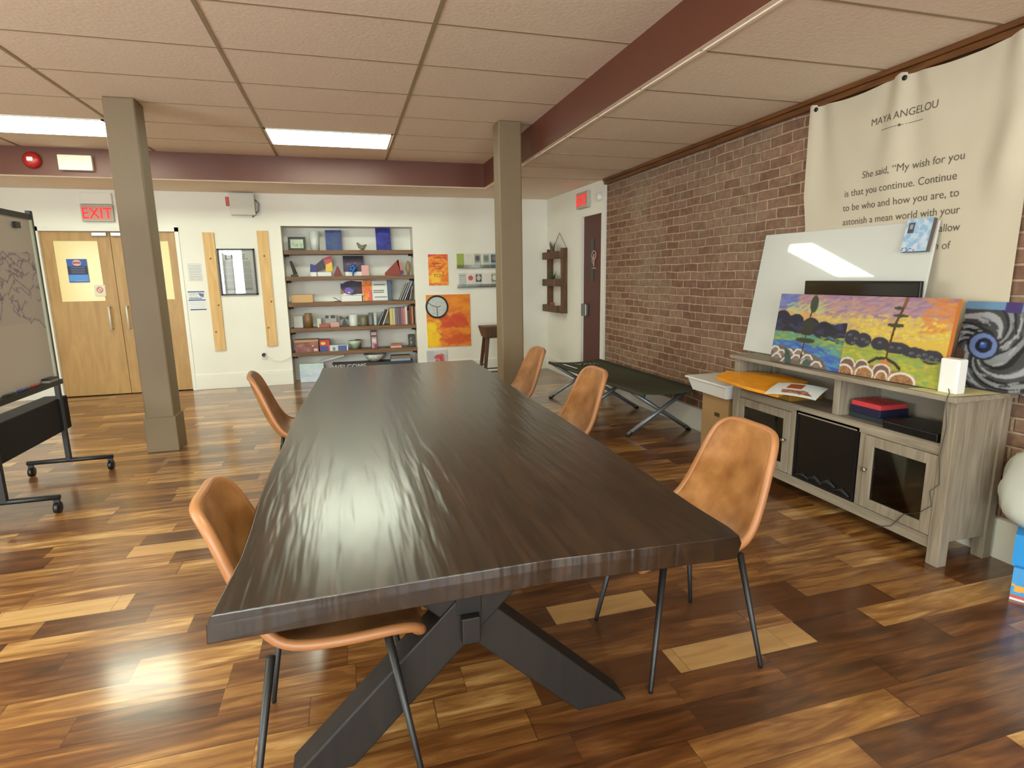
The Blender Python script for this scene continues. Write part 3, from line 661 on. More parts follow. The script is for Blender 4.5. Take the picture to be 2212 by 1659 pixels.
# eye picture
A = Art(150, 110, (70, 72, 78))
th = np.arctan2((A.v-.51)*.75, A.u-.2); rr = np.hypot(A.u-.2, (A.v-.51)*.75)
st = np.sin(th*5+rr*26+1.6*np.sin(th*3+rr*7)); A.put(st > .1, (30, 31, 34)); A.put(st > .72, (150, 154, 160)); A.put(st < -.85, (178, 180, 186))
for _ in range(150):
    t_ = rng.uniform(0, 6.28); r_ = rng.uniform(.14, .8); x, y = .2+r_*math.cos(t_), .51+r_*math.sin(t_)/.75
    c = [(190, 192, 196), (24, 25, 28), (110, 114, 122)][rng.integers(3)]; dx, dy = -math.sin(t_+.5)*.07, math.cos(t_+.5)*.07/.75
    A.line(x, y, x+dx, y+dy, .008, c, .75)
A.rect(0, 0, 1, .09, (110, 160, 210)); A.rect(.3, 0, .42, .12, (70, 50, 130)); A.rect(.5, 0, .6, .1, (200, 214, 226)); A.rect(.66, 0, .84, .1, (110, 80, 160))
A.poly([(1, .5), (1, 1), (.72, 1)], (110, 100, 180)); A.line(1, .5, .72, 1, .012, (190, 220, 226))
A.ell(.2, .51, .125, .165, (36, 38, 56), rot=-.2); A.ell(.2, .51, .108, .145, (112, 140, 206), rot=-.2); A.ell(.205, .505, .065, .085, (22, 25, 56)); A.ell(.2, .5, .03, .04, (50, 90, 190)); A.ell(.193, .485, .012, .014, (150, 180, 240))
A.poly([(0, .55), (.08, .6), (.04, .72), (0, .75)], (120, 86, 70))
canvas('canvas_painting', A.blur().mute(), .60, .42, .03, (2.955, 1.86, .851), FACE_W, R(8), 'animal eye painting with a blue iris in swirling black and grey fur')
# flat screen
TV = thing('television', 'black flat screen television standing behind the landscape canvases', 'television', (2.842, 2.66, .85))
box('screen_panel', (-.012, .008, -.39, .39, .075, .522), M_BLACKP, TV, .004)
box('screen', (-.0135, -.012, -.378, .378, .09, .508), M_GLASSD, TV)
box('stand', (-.026, .024, -.15, .15, 0.001, .012), M_BLACKP, TV, .004); box('neck', (-.008, .007, -.03, .03, .012, .075), M_BLACKP, TV)
# leaning whiteboard
q = MB()
bl, tl, tr, br_ = Vector((2.872, 3.66, .855)), X(1655, 508, 3.036), X(2030, 475, 3.036), Vector((2.872, 2.33, .855))
nn = (tr-tl).cross(bl-tl).normalized(); nn = nn if nn.x > 0 else -nn
q.prism([bl, br_, tr, tl], nn*.012); WBn = q.build('whiteboard', mat('gloss_white_board', (204, 206, 202), .3, coat=1.0), bevel=.002)
MATS['gloss_white_board'].node_tree.nodes['Principled BSDF'].inputs['Coat Roughness'].default_value = .03
tag(WBn, 'frameless glossy whiteboard leaning on the brick wall behind the television', 'whiteboard')
# small blue canvas on its corner
A = Art(50, 56, (176, 200, 220)); A.dabs(90, [(150, 184, 214), (196, 210, 226), (206, 204, 220), (120, 166, 206)], 0, 0, 1, 1, .12, .08, .6); A.rect(.1, .1, .34, .42, (70, 74, 80)); A.rect(.16, .16, .28, .3, (150, 155, 160)); A.dabs(8, [(50, 80, 130)], .05, .85, .6, .97, .05, .02)
p = X(1953, 538, 3.0); p2 = X(2000, 537, 3.0)
o = canvas('small_canvas', A, .15, .175, .025, (2.969, 2.452, 1.523), FACE_W, R(11), 'small pale blue canvas perched on the corner of the glossy whiteboard', side=(96, 82, 76))
# white router and its cable, note sheet
q = MB(); q.box(-.03, .03, -.045, .045, 0, .165); o = q.build('router', M_WHITE, bevel=.008); o.location = (2.735, 1.985, .852); tag(o, 'small white upright router box on the console top', 'router')
q = MB(); q.tube([(2.705, 1.975, .875), (2.68, 1.95, .862), (2.645, 1.93, .853), (2.632, 1.925, .83), (2.66, 1.93, .7), (2.668, 1.95, .55), (2.668, 1.935, .42), (2.668, 1.975, .37), (2.670, 1.96, .30), (2.674, 2.02, .24), (2.678, 2.10, .20), (2.676, 2.16, .11), (2.672, 2.25, .065)], .0022, 6)
tag(q.build('power_cable', mat('thin_grey_cord', (70, 66, 60), .5)), 'thin grey cord trailing from the white router down the console front', 'cable')
q = MB(); q.prism([(2.66, 2.14, .8508), (2.66, 1.93, .8508), (2.93, 1.90, .8508), (2.93, 2.07, .8508)], (0, 0, .0008)); tag(q.build('note_sheet', mat('pale_yellow_paper', (214, 206, 150), .7)), 'pale yellow paper sheet lying under the white router', 'paper')
# shelf contents
q = MB(); q.box(2.71, 2.95, 2.0, 2.30, .599, .645); o = q.build('disc_player', M_BLACKP, bevel=.006); tag(o, 'flat black disc player in the console shelf', 'disc player')
def stackbook(b, m, lab): tag(box('book', b, m, None, .002), lab, 'book', 'books lying in the console shelf')
stackbook((2.78, 2.98, 2.36, 2.575, .5985, .63), mat('dark_teal_cover', (40, 50, 58), .5), 'dark teal book at the bottom of the console shelf stack')
stackbook((2.77, 2.97, 2.37, 2.57, .6305, .672), mat('navy_cover', (26, 26, 54), .5), 'navy book in the middle of the console shelf stack')
stackbook((2.775, 2.96, 2.375, 2.565, .6725, .70), mat('coral_red_cover', (196, 60, 66), .5), 'red book on top of the console shelf stack')
q = MB(); pts = [(2.60, 3.57, .668), (2.56, 3.25, .662), (2.575, 2.965, .652), (2.86, 2.96, .70), (2.88, 3.18, .704), (2.72, 3.40, .705), (2.672, 3.52, .706)]
pts = [F(1545, 820, .672), F(1610, 842, .668), F(1680, 860, .66)]; pts = [Vector(p) for p in pts]+[Vector((2.86, 2.99, .705)), Vector((2.88, 3.24, .712)), Vector((2.73, 3.42, .712)), Vector((2.668, 3.43, .710)), Vector((2.66, 3.55, .706))]
q.prism(pts, (0, 0, .022)); o = q.build('padded_envelope', mat('orange_yellow_envelope', (226, 150, 36), .5, var=.08, scale=14, bump=.2), bevel=.005); tag(o, 'orange padded envelope sticking out of the console shelf', 'envelope')
# a thing the envelope rests on, at the back of the shelf
tag(box('cardboard_mailer', (2.73, 2.99, 2.99, 3.36, .599, .66), mat('mustard_mailer', (150, 108, 30), .6), None, .004), 'flat mustard mailer lying under the orange envelope in the console shelf', 'mailer')
A = Art(50, 36, (222, 226, 228)); A.rect(.3, .12, .6, .5, (166, 84, 44)); A.poly([(.25, .6), (.75, .62), (.9, .85), (.3, .85)], (170, 110, 84)); A.dabs(20, [(120, 70, 60), (200, 170, 160)], .3, .62, .85, .85, .05, .03)
o = panel('leaflet', A, .30, .22, .001, None, (224, 228, 230), .5, warp=lambda x, z: .25*x*x*2+.4*(z-.11)**2)
o.matrix_world = Matrix.Translation((2.545, 2.80, .700)) @ Matrix.Rotation(R(-62), 4, 'Z') @ Matrix.Rotation(R(-80), 4, 'X'); tag(o, 'curled photo leaflet lying in front of the orange envelope', 'leaflet')
# white tray on a kraft box beside the console
q = MB(); q.box(2.725, 3.03, 3.60, 3.93, 0, .50); bx_ = q.build('cardboard_box', M_KRAFT, bevel=.004); tag(bx_, 'tall plain cardboard box between the console and the green cot', 'box')
box('handle_hole', (2.722, 2.726, 3.70, 3.76, .33, .36), mat('dark_hole', (70, 52, 34), .8), bx_)
q = MB(); x0, x1, y0, y1 = 2.64, 3.0, 3.53, 4.02
q.hexa([(x0+.03, y0+.03, .502), (x1-.03, y0+.03, .502), (x1-.03, y1-.03, .502), (x0+.03, y1-.03, .502), (x0, y0, .60), (x1, y0, .60), (x1, y1, .60), (x0, y1, .60)])
q.box(x0-.015, x1+.01, y0-.01, y1+.02, .60, .615)
tag(q.build('plastic_tray', M_WHITE, bevel=.004), 'white plastic tray lid resting on the cardboard box', 'tray')

# ------------------------------------------------------------------ banner with printed quotation
BN = thing('wall_banner', 'large cream cloth banner with printed quotation pinned to the brick wall', 'banner', (XR, 2.66, 0))
ny, nz = 110, 90; by0, by1, bz0, bz1 = 2.00, 3.33, .95, 2.50
q = MB(); G = []
def bfold(y, z):
    d = 0
    for (ty, s_) in ((3.29, 1), (2.66, 1), (2.05, 1.6)):
        r_ = max(0, (2.48-z)); f = math.exp(-((y-ty)/(.10+.22*r_))**2)
        d += s_*f*math.sin((y-ty)*(34/(1+1.8*r_))+.6)*.020*math.exp(-r_*.9)
    d += .010*math.sin(y*9+z*1.2)*(1-math.exp(-(2.5-z)*1.5))
    if y < 2.35: d += .014*math.sin((y+.25*z)*30)*(2.35-y)/.35
    return d
def cloth_x(y, z):
    k = min(1, max(0, (z-1.72)/.2)); return -.012-.006-(bfold(y, z)+.03)*(.12+.75*k)*.9
for j in range(nz+1):
    row = []
    for i in range(ny+1):
        y = by0+(by1-by0)*i/ny; z = bz0+(bz1-bz0)*j/nz
        if j >= nz-12:
            k = (j-nz+12)/12; sag = .035*abs(math.sin(math.pi*(3.31-y)/.63))**.8*k; z -= sag
        row.append(q.bm.verts.new((cloth_x(y, z), y-2.66, z)))
    G.append(row)
for j in range(nz):
    for i in range(ny): q.bm.faces.new((G[j][i], G[j][i+1], G[j+1][i+1], G[j+1][i]))
q.build('banner_cloth', M_BANNER, BN, smooth=True)
for y in (3.285, 2.66, 2.05):
    q = MB(); q.lathe([(.014, 0), (.014, -.006), (.009, -.01)], (cloth_x(y, 2.465)+.001, y-2.66, 2.465), 12, axis=0); q.build('pin', M_BLACKP, BN)
M_INK = mat('dark_ink', (96, 86, 74), .7)
rt = (R(90), 0, R(-90))
LN = [("MAYA ANGELOU", 2.655, 2.262, .056, 'CENTER', .40), ("She said, \u201cMy wish for you", 2.89, 1.975, .058, 'LEFT', .60), ("is that you continue. Continue", 3.01, 1.882, .058, 'LEFT', .69),
      ("to be who and how you are, to", 3.02, 1.797, .058, 'LEFT', .72), ("astonish a mean world with your", 3.02, 1.712, .058, 'LEFT', .73), ("acts of kindness. Continue to allow", 3.02, 1.625, .058, 'LEFT', .74), ("humor to lighten the burden of", 3.02, 1.535, .058, 'LEFT', .70)]
bpy.context.view_layer.update()
for s_, y, z, sz, ax, wd in LN:
    o = text(s_, sz, M_INK, BN, (0, 0, 0), rt, ax, ext=.0003)
    xs_ = [v.co.x for v in o.data.vertices]; x0_, wdt = (min(xs_), max(xs_)-min(xs_)); cen = (max(xs_)+min(xs_))/2 if ax == 'CENTER' else 0
    for v in o.data.vertices:       # the print follows the folds of the cloth
        yy = y-(v.co.x-cen)*wd/wdt; zz = z+v.co.y; v.co = (cloth_x(yy, zz)-.0022+(.0004 if v.co.z > 0 else 0), yy-2.66, zz)
    o.location = (0, 0, 0); o.rotation_euler = (0, 0, 0)
q = MB(); [q.box(cloth_x(2.66+a_, 2.223)-.003, cloth_x(2.66+a_, 2.223)-.002, a_, a_+.0175, 2.222, 2.2245) for a_ in [-.125+.0175*k_ for k_ in range(14)]]; q.prism([(cloth_x(2.66, 2.223)-.0045, -.012, 2.223), (cloth_x(2.66, 2.223)-.0045, 0, 2.231), (cloth_x(2.66, 2.223)-.0045, .012, 2.223), (cloth_x(2.66, 2.223)-.0045, 0, 2.215)], (.001, 0, 0)); q.build('ornament_rule', M_INK, BN)

# ------------------------------------------------------------------ folding cot
CT = thing('folding_cot', 'olive green folding camp cot with grey metal legs along the brick wall', 'cot', (2.70, 5.30, 0), 0)
cn = [Vector((2.40, 4.32, .42)), Vector((2.99, 4.32, .42)), Vector((2.93, 6.36, .42)), Vector((2.30, 6.36, .42))]
def cl(p): return Vector(p)-Vector((2.70, 5.30, 0))
q = MB(); G = []
for j in range(13):
    row = []
    for i in range(9):
        a, b = i/8, j/12; p = cn[0].lerp(cn[1], a).lerp(cn[3].lerp(cn[2], a), b); p.z -= .02*math.sin(math.pi*a)
        row.append(q.bm.verts.new(cl(p)))
    G.append(row)
for j in range(12):
    for i in range(8): q.bm.faces.new((G[j][i], G[j][i+1], G[j+1][i+1], G[j+1][i]))
q.build('canvas_bed', M_OLIVE, CT, solid=.006, smooth=True)
q = MB(); q.tube([cl(cn[0]-Vector((0, .03, .012))), cl(cn[3]+Vector((0, .03, -.012)))], .017, 10, 0); q.build('side_rail', M_OLIVE, CT)
q = MB(); q.tube([cl(cn[1]-Vector((0, .03, .012))), cl(cn[2]+Vector((0, .03, -.012)))], .017, 10, 0); q.build('side_rail', M_OLIVE, CT)
for y in (4.50, 5.44, 6.28):
    b = (y-4.32)/2.04; xl = cn[0].lerp(cn[3], b).x; xr = cn[1].lerp(cn[2], b).x
    for (xa, xb, dy) in ((xl-.03, xr-.01, -.012), (xr+.0, xl+.01, .012)):
        q = MB(); q.tube([cl((xa, y+dy, .02)), cl((xb, y+dy, .40))], .019, 10); lg = q.build('leg', M_ALU, CT)
        q = MB(); q.tube([cl((xa-(xb-xa)*.03, y+dy, .001)), cl((xa+(xb-xa)*.05, y+dy, .038))], .02, 8); q.build('rubber_foot', M_BLACKP, lg)
q = MB(); q.box(*[v for v in (2.42-2.70, 2.49-2.70, 4.95-5.30, 5.01-5.30)], .385, .40); q.build('bracket', M_ALU, CT)
M_STENCIL = mat('stencil_white', (170, 168, 150), .7)
text('VIVA', .13, M_STENCIL, CT, (2.66-2.70, 6.14-5.30, .414), (0, 0, R(172)), 'CENTER', ext=.0005)
q = MB(); q.prism([cl((2.335, 6.05, .432)), cl((2.365, 6.05, .432)), cl((2.385, 5.72, .432)), cl((2.365, 5.72, .432))], (0, 0, .002)); q.build('white_tag', M_WHITE, CT)

# ------------------------------------------------------------------ rolling board
RB = thing('rolling_board', 'black framed rolling whiteboard with faint scribbles and a black lower panel', 'whiteboard', (-2.10, 4.52, 0))
y1, y0 = 4.965-4.52, 4.085-4.52
for y in (y1, y0):
    q = MB(); q.box(-.016, .016, y-.018, y+.018, .10, 1.935); q.build('post', M_BLACK, RB, bevel=.004)
    q = MB(); q.tube([(-.27, y, .105), (.29, y, .105)], .017, 10); fb = q.build('foot_bar', M_BLACK, RB)
    for x in (-.25, .27):
        q = MB(); q.lathe([(.012, -.015), (.036, -.014), (.036, .014), (.012, .015)], (x, y, .037), 18, axis=0); q.box(x-.016, x+.016, y-.008, y+.008, .05, .09); q.build('caster', M_BLACKP, fb)
q = MB(); q.box(-.014, .014, y0+.018, y1-.018, 1.87, 1.91); q.build('top_rail', M_BLACK, RB); q = MB(); q.box(-.014, .05, y0+.018, y1-.018, .70, .735); q.build('pen_tray', M_BLACK, RB)
A = Art(110, 140, (196, 188, 178))
rs = np.random.default_rng(3)
for _ in range(26):
    x, y = rs.uniform(.3, 1.0), rs.uniform(.2, .62); pts = [(x, y)]
    for k in range(7): x += rs.uniform(-.04, .10); y += rs.uniform(-.045, .045); pts.append((x, y))
    A.path(pts, .007, (112, 92, 118), .5)
A.rect(0, .2, 1, .62, (150, 138, 148), .18)
pb = panel('board_surface', A, (y1-y0-.05), 1.13, .012, RB, (200, 205, 190), .3); pb.location = (.006, (y0+y1)/2, .737); pb.rotation_euler = (0, 0, R(90))
q = MB(); q.box(.0, .02, y1-.034, y1-.018, .74, 1.87); q.box(0, .012, y0+.018, y1-.018, 1.867, 1.875); q.build('board_edge', mat('pale_edging', (196, 204, 186), .4), RB)
q = MB(); q.box(.01, .028, y1-.26, y1-.20, 1.80, 1.84); q.build('clip', M_BLACKP, RB)
q = MB(); q.box(-.15, .0, y0-.1, y1+.13, .335, .585); q.build('lower_panel', mat('black_fabric', (20, 18, 18), .85), RB, bevel=.006)
er = MB(); er.box(-.024, .024, -.065, .065, 0, .018, 0); er.box(-.024, .024, -.065, .065, .018, .032, 1); er = er.build('board_eraser', [mat('eraser_felt', (150, 146, 140), .9), M_BLACKP], bevel=.003)
er.location = (-2.068, 4.80, .7355); tag(er, 'small board eraser lying in the tray of the rolling whiteboard', 'eraser')
for k, (yy, c, nm) in enumerate(((4.62, (170, 60, 50), 'red'), (4.45, (60, 70, 140), 'blue'), (4.28, (50, 50, 54), 'black'))):
    q = MB(); q.tube([(-2.075, yy-.06, .745), (-2.075, yy+.06, .745)], .008, 8); tag(q.build('marker_pen', mat('marker_'+nm, c, .4)), nm+' marker pen lying in the tray of the rolling whiteboard', 'marker', 'marker pens in the board tray')

# ------------------------------------------------------------------ back wall fixtures
YW = YB-.001
# exit signs
def exit_sign(lab):
    t = thing('exit_sign', lab, 'exit sign', (0, 0, 0), 0, 'lit red exit signs')
    q = MB(); q.box(-.17, .17, -.05, 0, 0, .20); q.build('housing', mat('sign_housing', (180, 180, 168), .5), t, bevel=.006)
    f_ = MB(); f_.box(-.155, .155, -.0525, -.0505, .02, .185); f_.build('sign_face', mat('sign_face_pink', (196, 150, 138), .5), t)
    text('EXIT', .185, mat('lit_red_letters', (255, 10, 20), .5, emit=1.3), t, (0, -.0535, .035), (R(90), 0, 0), 'CENTER', ext=.001, sx=.86)
    return t
e1 = exit_sign('lit red EXIT sign above the wooden double door'); e1.location = (-2.83, YW, 2.165)
tag(box('junction_box', (-3.0, -2.66, YB-.04, YB-.001, 2.372, 2.505), M_WALL, None, .006), 'wall-coloured junction box directly above the EXIT sign of the double door', 'junction box')
e2 = copy_tree(e1); e2['label'] = 'lit red EXIT sign above the maroon door'; uu = rhit(1264, 432)[0]
p = wp(uu, .001, 2.27); e2.location = p; e2.rotation_euler = (0, 0, math.atan2(UD.y, UD.x)-math.pi)
uu, zz = rhit(1297, 425); q = MB(); q.lathe([(.05, 0), (.05, .025), (.03, .045), (.012, .05)], (0, 0, 0), 18); o = q.build('door_sensor', M_WHITE); o.matrix_world = Matrix.Translation(wp(uu, .001, zz)) @ ND_.to_track_quat('Z', 'Y').to_matrix().to_4x4(); tag(o, 'round white detector on the wall above the maroon door', 'sensor')
# emergency light box
t = thing('emergency_light_box', 'white emergency lighting box high on the back wall', 'wall box', (-1.19, YW, 2.26))
box('casing', (-.145, .15, -.10, 0, 0, .265), mat('box_white', (206, 204, 192), .5), t, .006); box('red_tag', (-.195, -.15, -.06, 0, .115, .225), mat('red_label', (190, 80, 76), .5), t)
q = MB(); q.tube([(.15, -.04, .2), (.19, -.03, .15), (.18, -.02, .06), (.10, -.01, -.02)], .008, 8); q.build('conduit', M_ALU, t)
# alarm strobe and white box on the maroon fascia
t = thing('alarm_strobe', 'round red fire alarm bell on the maroon ceiling beam', 'fire alarm', (-3.022, YBF-.004, 2.69))
M_RED = mat('alarm_red', (170, 30, 28), .35)
q = MB(); q.lathe([(.05, 0), (.078, -.01), (.082, -.03), (.06, -.055), (.02, -.065)], (0, 0, 0), 28, axis=1); q.build('bell', M_RED, t)
q = MB(); q.box(-.028, .028, -.078, -.05, -.018, .026); q.build('strobe_lens', mat('lens_white', (226, 226, 232), .2), t, bevel=.008)
tag(box('wall_speaker', (-2.785, -2.475, YBF-.06, YBF-.004, 2.598, 2.752), mat('offwhite_box', (226, 226, 208), .5), None, .008), 'off-white rectangular box on the maroon ceiling beam beside the fire alarm', 'wall box')
# pine boards
for x, z0, z1, lab in ((-1.638, .515, 2.045, 'tall pine board on the wall between the notices and the framed print'), (-.99, .545, 2.07, 'tall pine board on the wall between the framed print and the shelf niche')):
    q = MB(); q.box(x-.067, x+.067, YB-.02, YW, z0, z1); o = q.build('pine_board', M_PINE, bevel=.003); tag(o, lab, 'board', 'vertical pine boards on the back wall')
    q = MB()
    for k in range(3): q.lathe([(.008, 0), (.012, -.001)], (x+(-.03, .035, .0)[k], YB-.0205, z0+(.25, .6, 1.2)[k]), 10, axis=1)
    q.build('wood_knots', mat('knot_brown', (120, 76, 40), .7), o)
# framed print
FR = thing('framed_print', 'black framed newspaper style print between the two pine boards', 'picture', (-1.332, YW, 1.24))
q = MB(); fw, fh = .225, .60
for (a, b, c, d) in ((-fw, -fw+.02, 0, fh), (fw-.02, fw, 0, fh), (-fw, fw, 0, .02), (-fw, fw, fh-.02, fh)): q.box(a, b, -.025, 0, c, d)
q.build('frame', M_BLACK, FR)
A = Art(80, 110, (224, 226, 218)); A.rect(.1, .24, .9, .92, (196, 200, 192), .7); A.scribble(.12, .26, .48, .9, 22, (120, 122, 116), .005, .5); A.scribble(.54, .26, .9, .9, 22, (120, 122, 116), .005, .5); A.rect(.1, .88, .9, .92, (130, 134, 124), .6)
pn = panel('print', A, .41, .56, .004, FR, rough=.5); pn.location = (0, -.010, .02)
text('LIFE.', .088, mat('print_ink', (84, 88, 78), .7), FR, (0, -.0145, .465), (R(90), 0, 0), 'CENTER', ext=.0004, sx=1.7)
box('glazing', (-.205, .205, -.0185, -.017, .02, .58), thin_glass('clear_glazing'), FR)
# notices
A = Art(36, 44, (214, 216, 214)); A.scribble(.1, .06, .9, .95, 15, (130, 134, 138), .008, .8)
canvas('notice', A, .165, .225, .002, (-1.84, YB-.004, 1.432), 0, 0, 'plain grey printed notice taped between the double door and a pine board, the upper one', 'notice', group='paper notices by the double door')
A = Art(46, 50, (224, 228, 230)); A.rect(0, .02, .98, .07, (70, 90, 140)); A.rect(0, .44, 1, .5, (70, 90, 150)); A.scribble(.05, .12, .6, .4, 5, (100, 106, 120), .01); A.poly([(.6, .12), (.95, .14), (.9, .34), (.7, .28)], (90, 110, 150)); A.scribble(.1, .55, .95, .86, 4, (180, 186, 196), .01); A.rect(.05, .92, 1, .97, (70, 80, 120)); A.rect(.05, .34, .8, .42, (150, 156, 170))
canvas('notice', A, .20, .255, .002, (-1.855, YB-.004, 1.052), 0, 0, 'blue and white notice below the grey notice near the double door', 'notice', group='paper notices by the double door')
# on the door glass
A = Art(40, 52, (60, 96, 176)); A.rect(0, .3, 1, .66, (46, 54, 84)); A.ell(.5, .16, .22, .13, (214, 170, 170)); A.rect(.3, .13, .7, .2, (150, 60, 70)); A.scribble(.2, .32, .85, .62, 4, (150, 156, 176), .014); A.rect(.02, .68, .98, .95, (90, 150, 220)); A.scribble(.3, .9, .95, .98, 1, (180, 200, 220), .014)
canvas('door_poster', A, .215, .285, .002, (-3.15, YB+.0275, 1.437), 0, 0, 'blue poster with a round badge on the papered glass of the double door', 'poster')
A = Art(26, 30, (226, 218, 200)); A.ell(.5, .45, .3, .28, (196, 110, 100)); A.ell(.5, .45, .2, .19, (214, 206, 196)); A.line(.3, .25, .7, .65, .04, (196, 110, 100))
canvas('door_sticker', A, .12, .14, .002, (-2.945, YB+.0275, 1.265), 0, 0, 'small cream sticker with a red prohibition circle on the double door', 'sticker')
# outlet with plug
t = thing('wall_outlet', 'white wall outlet with a black plug below the pine board', 'outlet', (-1.11, YW, .36)); box('plate', (-.035, .035, -.006, 0, 0, .11), M_TRIMW, t, .002)
q = MB(); q.lathe([(.024, 0), (.026, -.03), (.012, -.045)], (0, -.006, .07), 14, axis=1); q.build('plug', M_BLACKP, t)
q = MB(); q.tube([(-1.11, YB-.05, .43), (-1.05, YB-.03, .40), (-.98, YB-.02, .345), (-.90, YB-.02, .33), (-.82, YB-.02, .36), (-.765, YB-.02, .40)], .004, 6); tag(q.build('extension_cable', M_TRIMW), 'thin white cord running from the black plug towards the shelf niche', 'cable')
# orange pictures
A = Art(50, 70, (236, 140, 40)); A.dabs(200, [(245, 160, 40), (232, 110, 40), (250, 190, 50), (220, 80, 50), (240, 130, 30)], 0, 0, 1, 1, .18, .05, .5); A.poly([(0, 0), (.45, 0), (0, .1)], (214, 70, 80)); A.dabs(25, [(250, 200, 60)], .1, .6, .6, .9, .15, .05, .6)
for y, x0, x1 in ((.12, .3, .9), (.3, .2, .65), (.38, .25, .6), (.46, .35, .6)): A.scribble(x0, y-.02, x1, y+.02, 1, (150, 50, 36), .02, .7)
o = canvas('orange_poster', A, .285, .44, .006, (1.322, YB-.008, 1.317), 0, 0, 'small orange painted poster with lettering beside the shelf niche', 'poster')
text('YOU', .07, mat('brown_ink', (120, 70, 30), .7), o, (0, -.001, .115), (R(90), 0, 0), 'CENTER', ext=.0003)
A = Art(110, 130, (232, 136, 40)); A.dabs(500, [(240, 150, 40), (226, 116, 36), (245, 165, 50), (236, 140, 40), (214, 100, 40)], 0, 0, 1, 1, .14, .05, .4); A.dabs(50, [(206, 70, 44), (214, 90, 40)], .35, .4, .85, .6, .12, .04, .5, .3); A.dabs(40, [(250, 200, 30), (246, 210, 30)], 0, .55, .25, 1, .08, .06, .5); A.dabs(30, [(214, 90, 40)], .4, .78, 1, .92, .14, .03, .5)
canvas('orange_painting', A, .65, .765, .01, (1.448, YB-.012, .418), 0, 0, 'large unframed orange abstract sheet on the back wall', 'painting')
t = thing('round_wall_disc', 'round black-rimmed pale disc with thin branching lines hanging over the orange abstract', 'wall decoration', (1.278, YB-.013, 1.01))
q = MB(); n_ = 36; q.tube([(.155*math.cos(2*math.pi*k/n_), -.016, .155*math.sin(2*math.pi*k/n_)) for k in range(n_)], .0125, 10, closed=True); q.build('rim', M_BLACK, t)
q = MB(); q.lathe([(.15, -.004), (.15, -.012)], (0, 0, 0), 36, axis=1); q.build('face', mat('mottled_pale_face', (190, 196, 194), .5, var=.12, scale=24), t)
q = MB(); q.tube([(-.135, -.014, .065), (-.07, -.014, .02), (0, -.014, -.005), (.06, -.014, .012)], .004, 6); q.tube([(0, -.014, -.005), (.005, -.014, -.14)], .004, 6); q.build('branch_lines', M_BLACK, t)
A = Art(50, 36, (210, 208, 206)); A.dabs(20, [(196, 200, 206), (180, 184, 190)], 0, 0, 1, 1, .2, .2, .5); A.dabs(14, [(196, 70, 70)], .45, .35, .85, .95, .1, .1, .7)
canvas('drawing_sheet', A, .30, .22, .003, (1.25, YB-.025, .155), 0, 0, 'white drawing sheet with a red figure low on the back wall under the orange abstract', 'drawing')
# postcards in wall holders
def card(x, z, cols, lab, k):
    A = Art(20, 36, cols[0])
    if k == 1: A.rect(.1, .1, .9, .65, cols[1]); A.ell(.5, .35, .3, .2, cols[2])
    if k == 2: A.ell(.5, .35, .35, .18, cols[1])
    if k == 3: A.scribble(.1, .1, .9, .9, 6, cols[1], .03)
    tag(place(panel('leaflet_card', A, .105, .20, .003, None), (x, YB-.010, z)), lab, 'leaflet', 'leaflets in the wall holders')
G1, G2, G3 = (150, 155, 150), (90, 94, 96), (60, 64, 68)
for x, c, k, lab in ((1.648, ((160, 180, 84), (0, 0, 0), (0, 0, 0)), 0, 'plain lime green leaflet at the end of the upper row by the orange poster'), (1.775, ((222, 222, 214), (205, 204, 196), (0, 0, 0)), 3, 'blank white leaflet beside the lime green one'),
                     (1.905, ((190, 190, 180), G1, G2), 1, 'leaflet with a grey portrait, upper row beside the blank white one'), (2.035, ((196, 200, 188), G1, (110, 130, 110)), 1, 'grey-green leaflet in the upper row, second from the column'), (2.155, ((150, 176, 190), G3, (120, 120, 120)), 1, 'blue-topped dark leaflet in the upper row next to the column')):
    card(x, 1.565, c, lab, k)
for x, c, k, lab in ((1.67, ((206, 208, 208), (120, 126, 140), G1), 3, 'striped grey leaflet under the lime green one'), (1.795, ((222, 218, 214), (200, 90, 100), G1), 2, 'white leaflet with a pink oval, lower row'),
                     (1.915, ((206, 206, 200), (60, 62, 62), (190, 186, 180)), 1, 'leaflet with a dark portrait, lower row'), (2.035, ((224, 220, 214), (214, 200, 196), G1), 3, 'nearly blank white leaflet in the lower row'), (2.155, ((190, 196, 186), (110, 124, 110), (210, 210, 200)), 1, 'green-grey leaflet in the lower row next to the column')):
    card(x, 1.285, c, lab, k)
for z, lab in ((1.555, 'clear plastic leaflet holder rail, the upper of the two'), (1.275, 'clear plastic leaflet holder rail, the lower of the two')):
    q = MB(); q.box(1.59, 2.22, YB-.03, YB-.001, z, z+.008); q.box(1.59, 2.22, YB-.03, YB-.028, z, z+.05); tag(q.build('leaflet_holder', thin_glass('clear_acrylic', (236, 240, 238), .1, .1)), lab, 'leaflet holder', 'leaflet holders')
# wooden counter stool
ST = thing('counter_stool', 'dark wooden saddle seat stool standing by the back wall behind the table', 'stool', (1.93, 7.55, 0))
q = MB()
q.hexa([(-.16, -.13, .62), (.16, -.13, .62), (.16, .13, .62), (-.16, .13, .62), (-.205, -.15, .775), (.205, -.15, .775), (.205, .15, .775), (-.205, .15, .775)]); q.build('seat', M_WALNUT, ST, bevel=.012)
for sx in (1, -1):
    for sy in (1, -1):
        q = MB(); q.hexa([(sx*.20-.018, sy*.15-.018, 0), (sx*.20+.018, sy*.15-.018, 0), (sx*.20+.018, sy*.15+.018, 0), (sx*.20-.018, sy*.15+.018, 0), (sx*.125-.024, sy*.09-.022, .622), (sx*.125+.024, sy*.09-.022, .622), (sx*.125+.024, sy*.09+.022, .622), (sx*.125-.024, sy*.09+.022, .622)]); q.build('leg', M_WALNUT, ST)
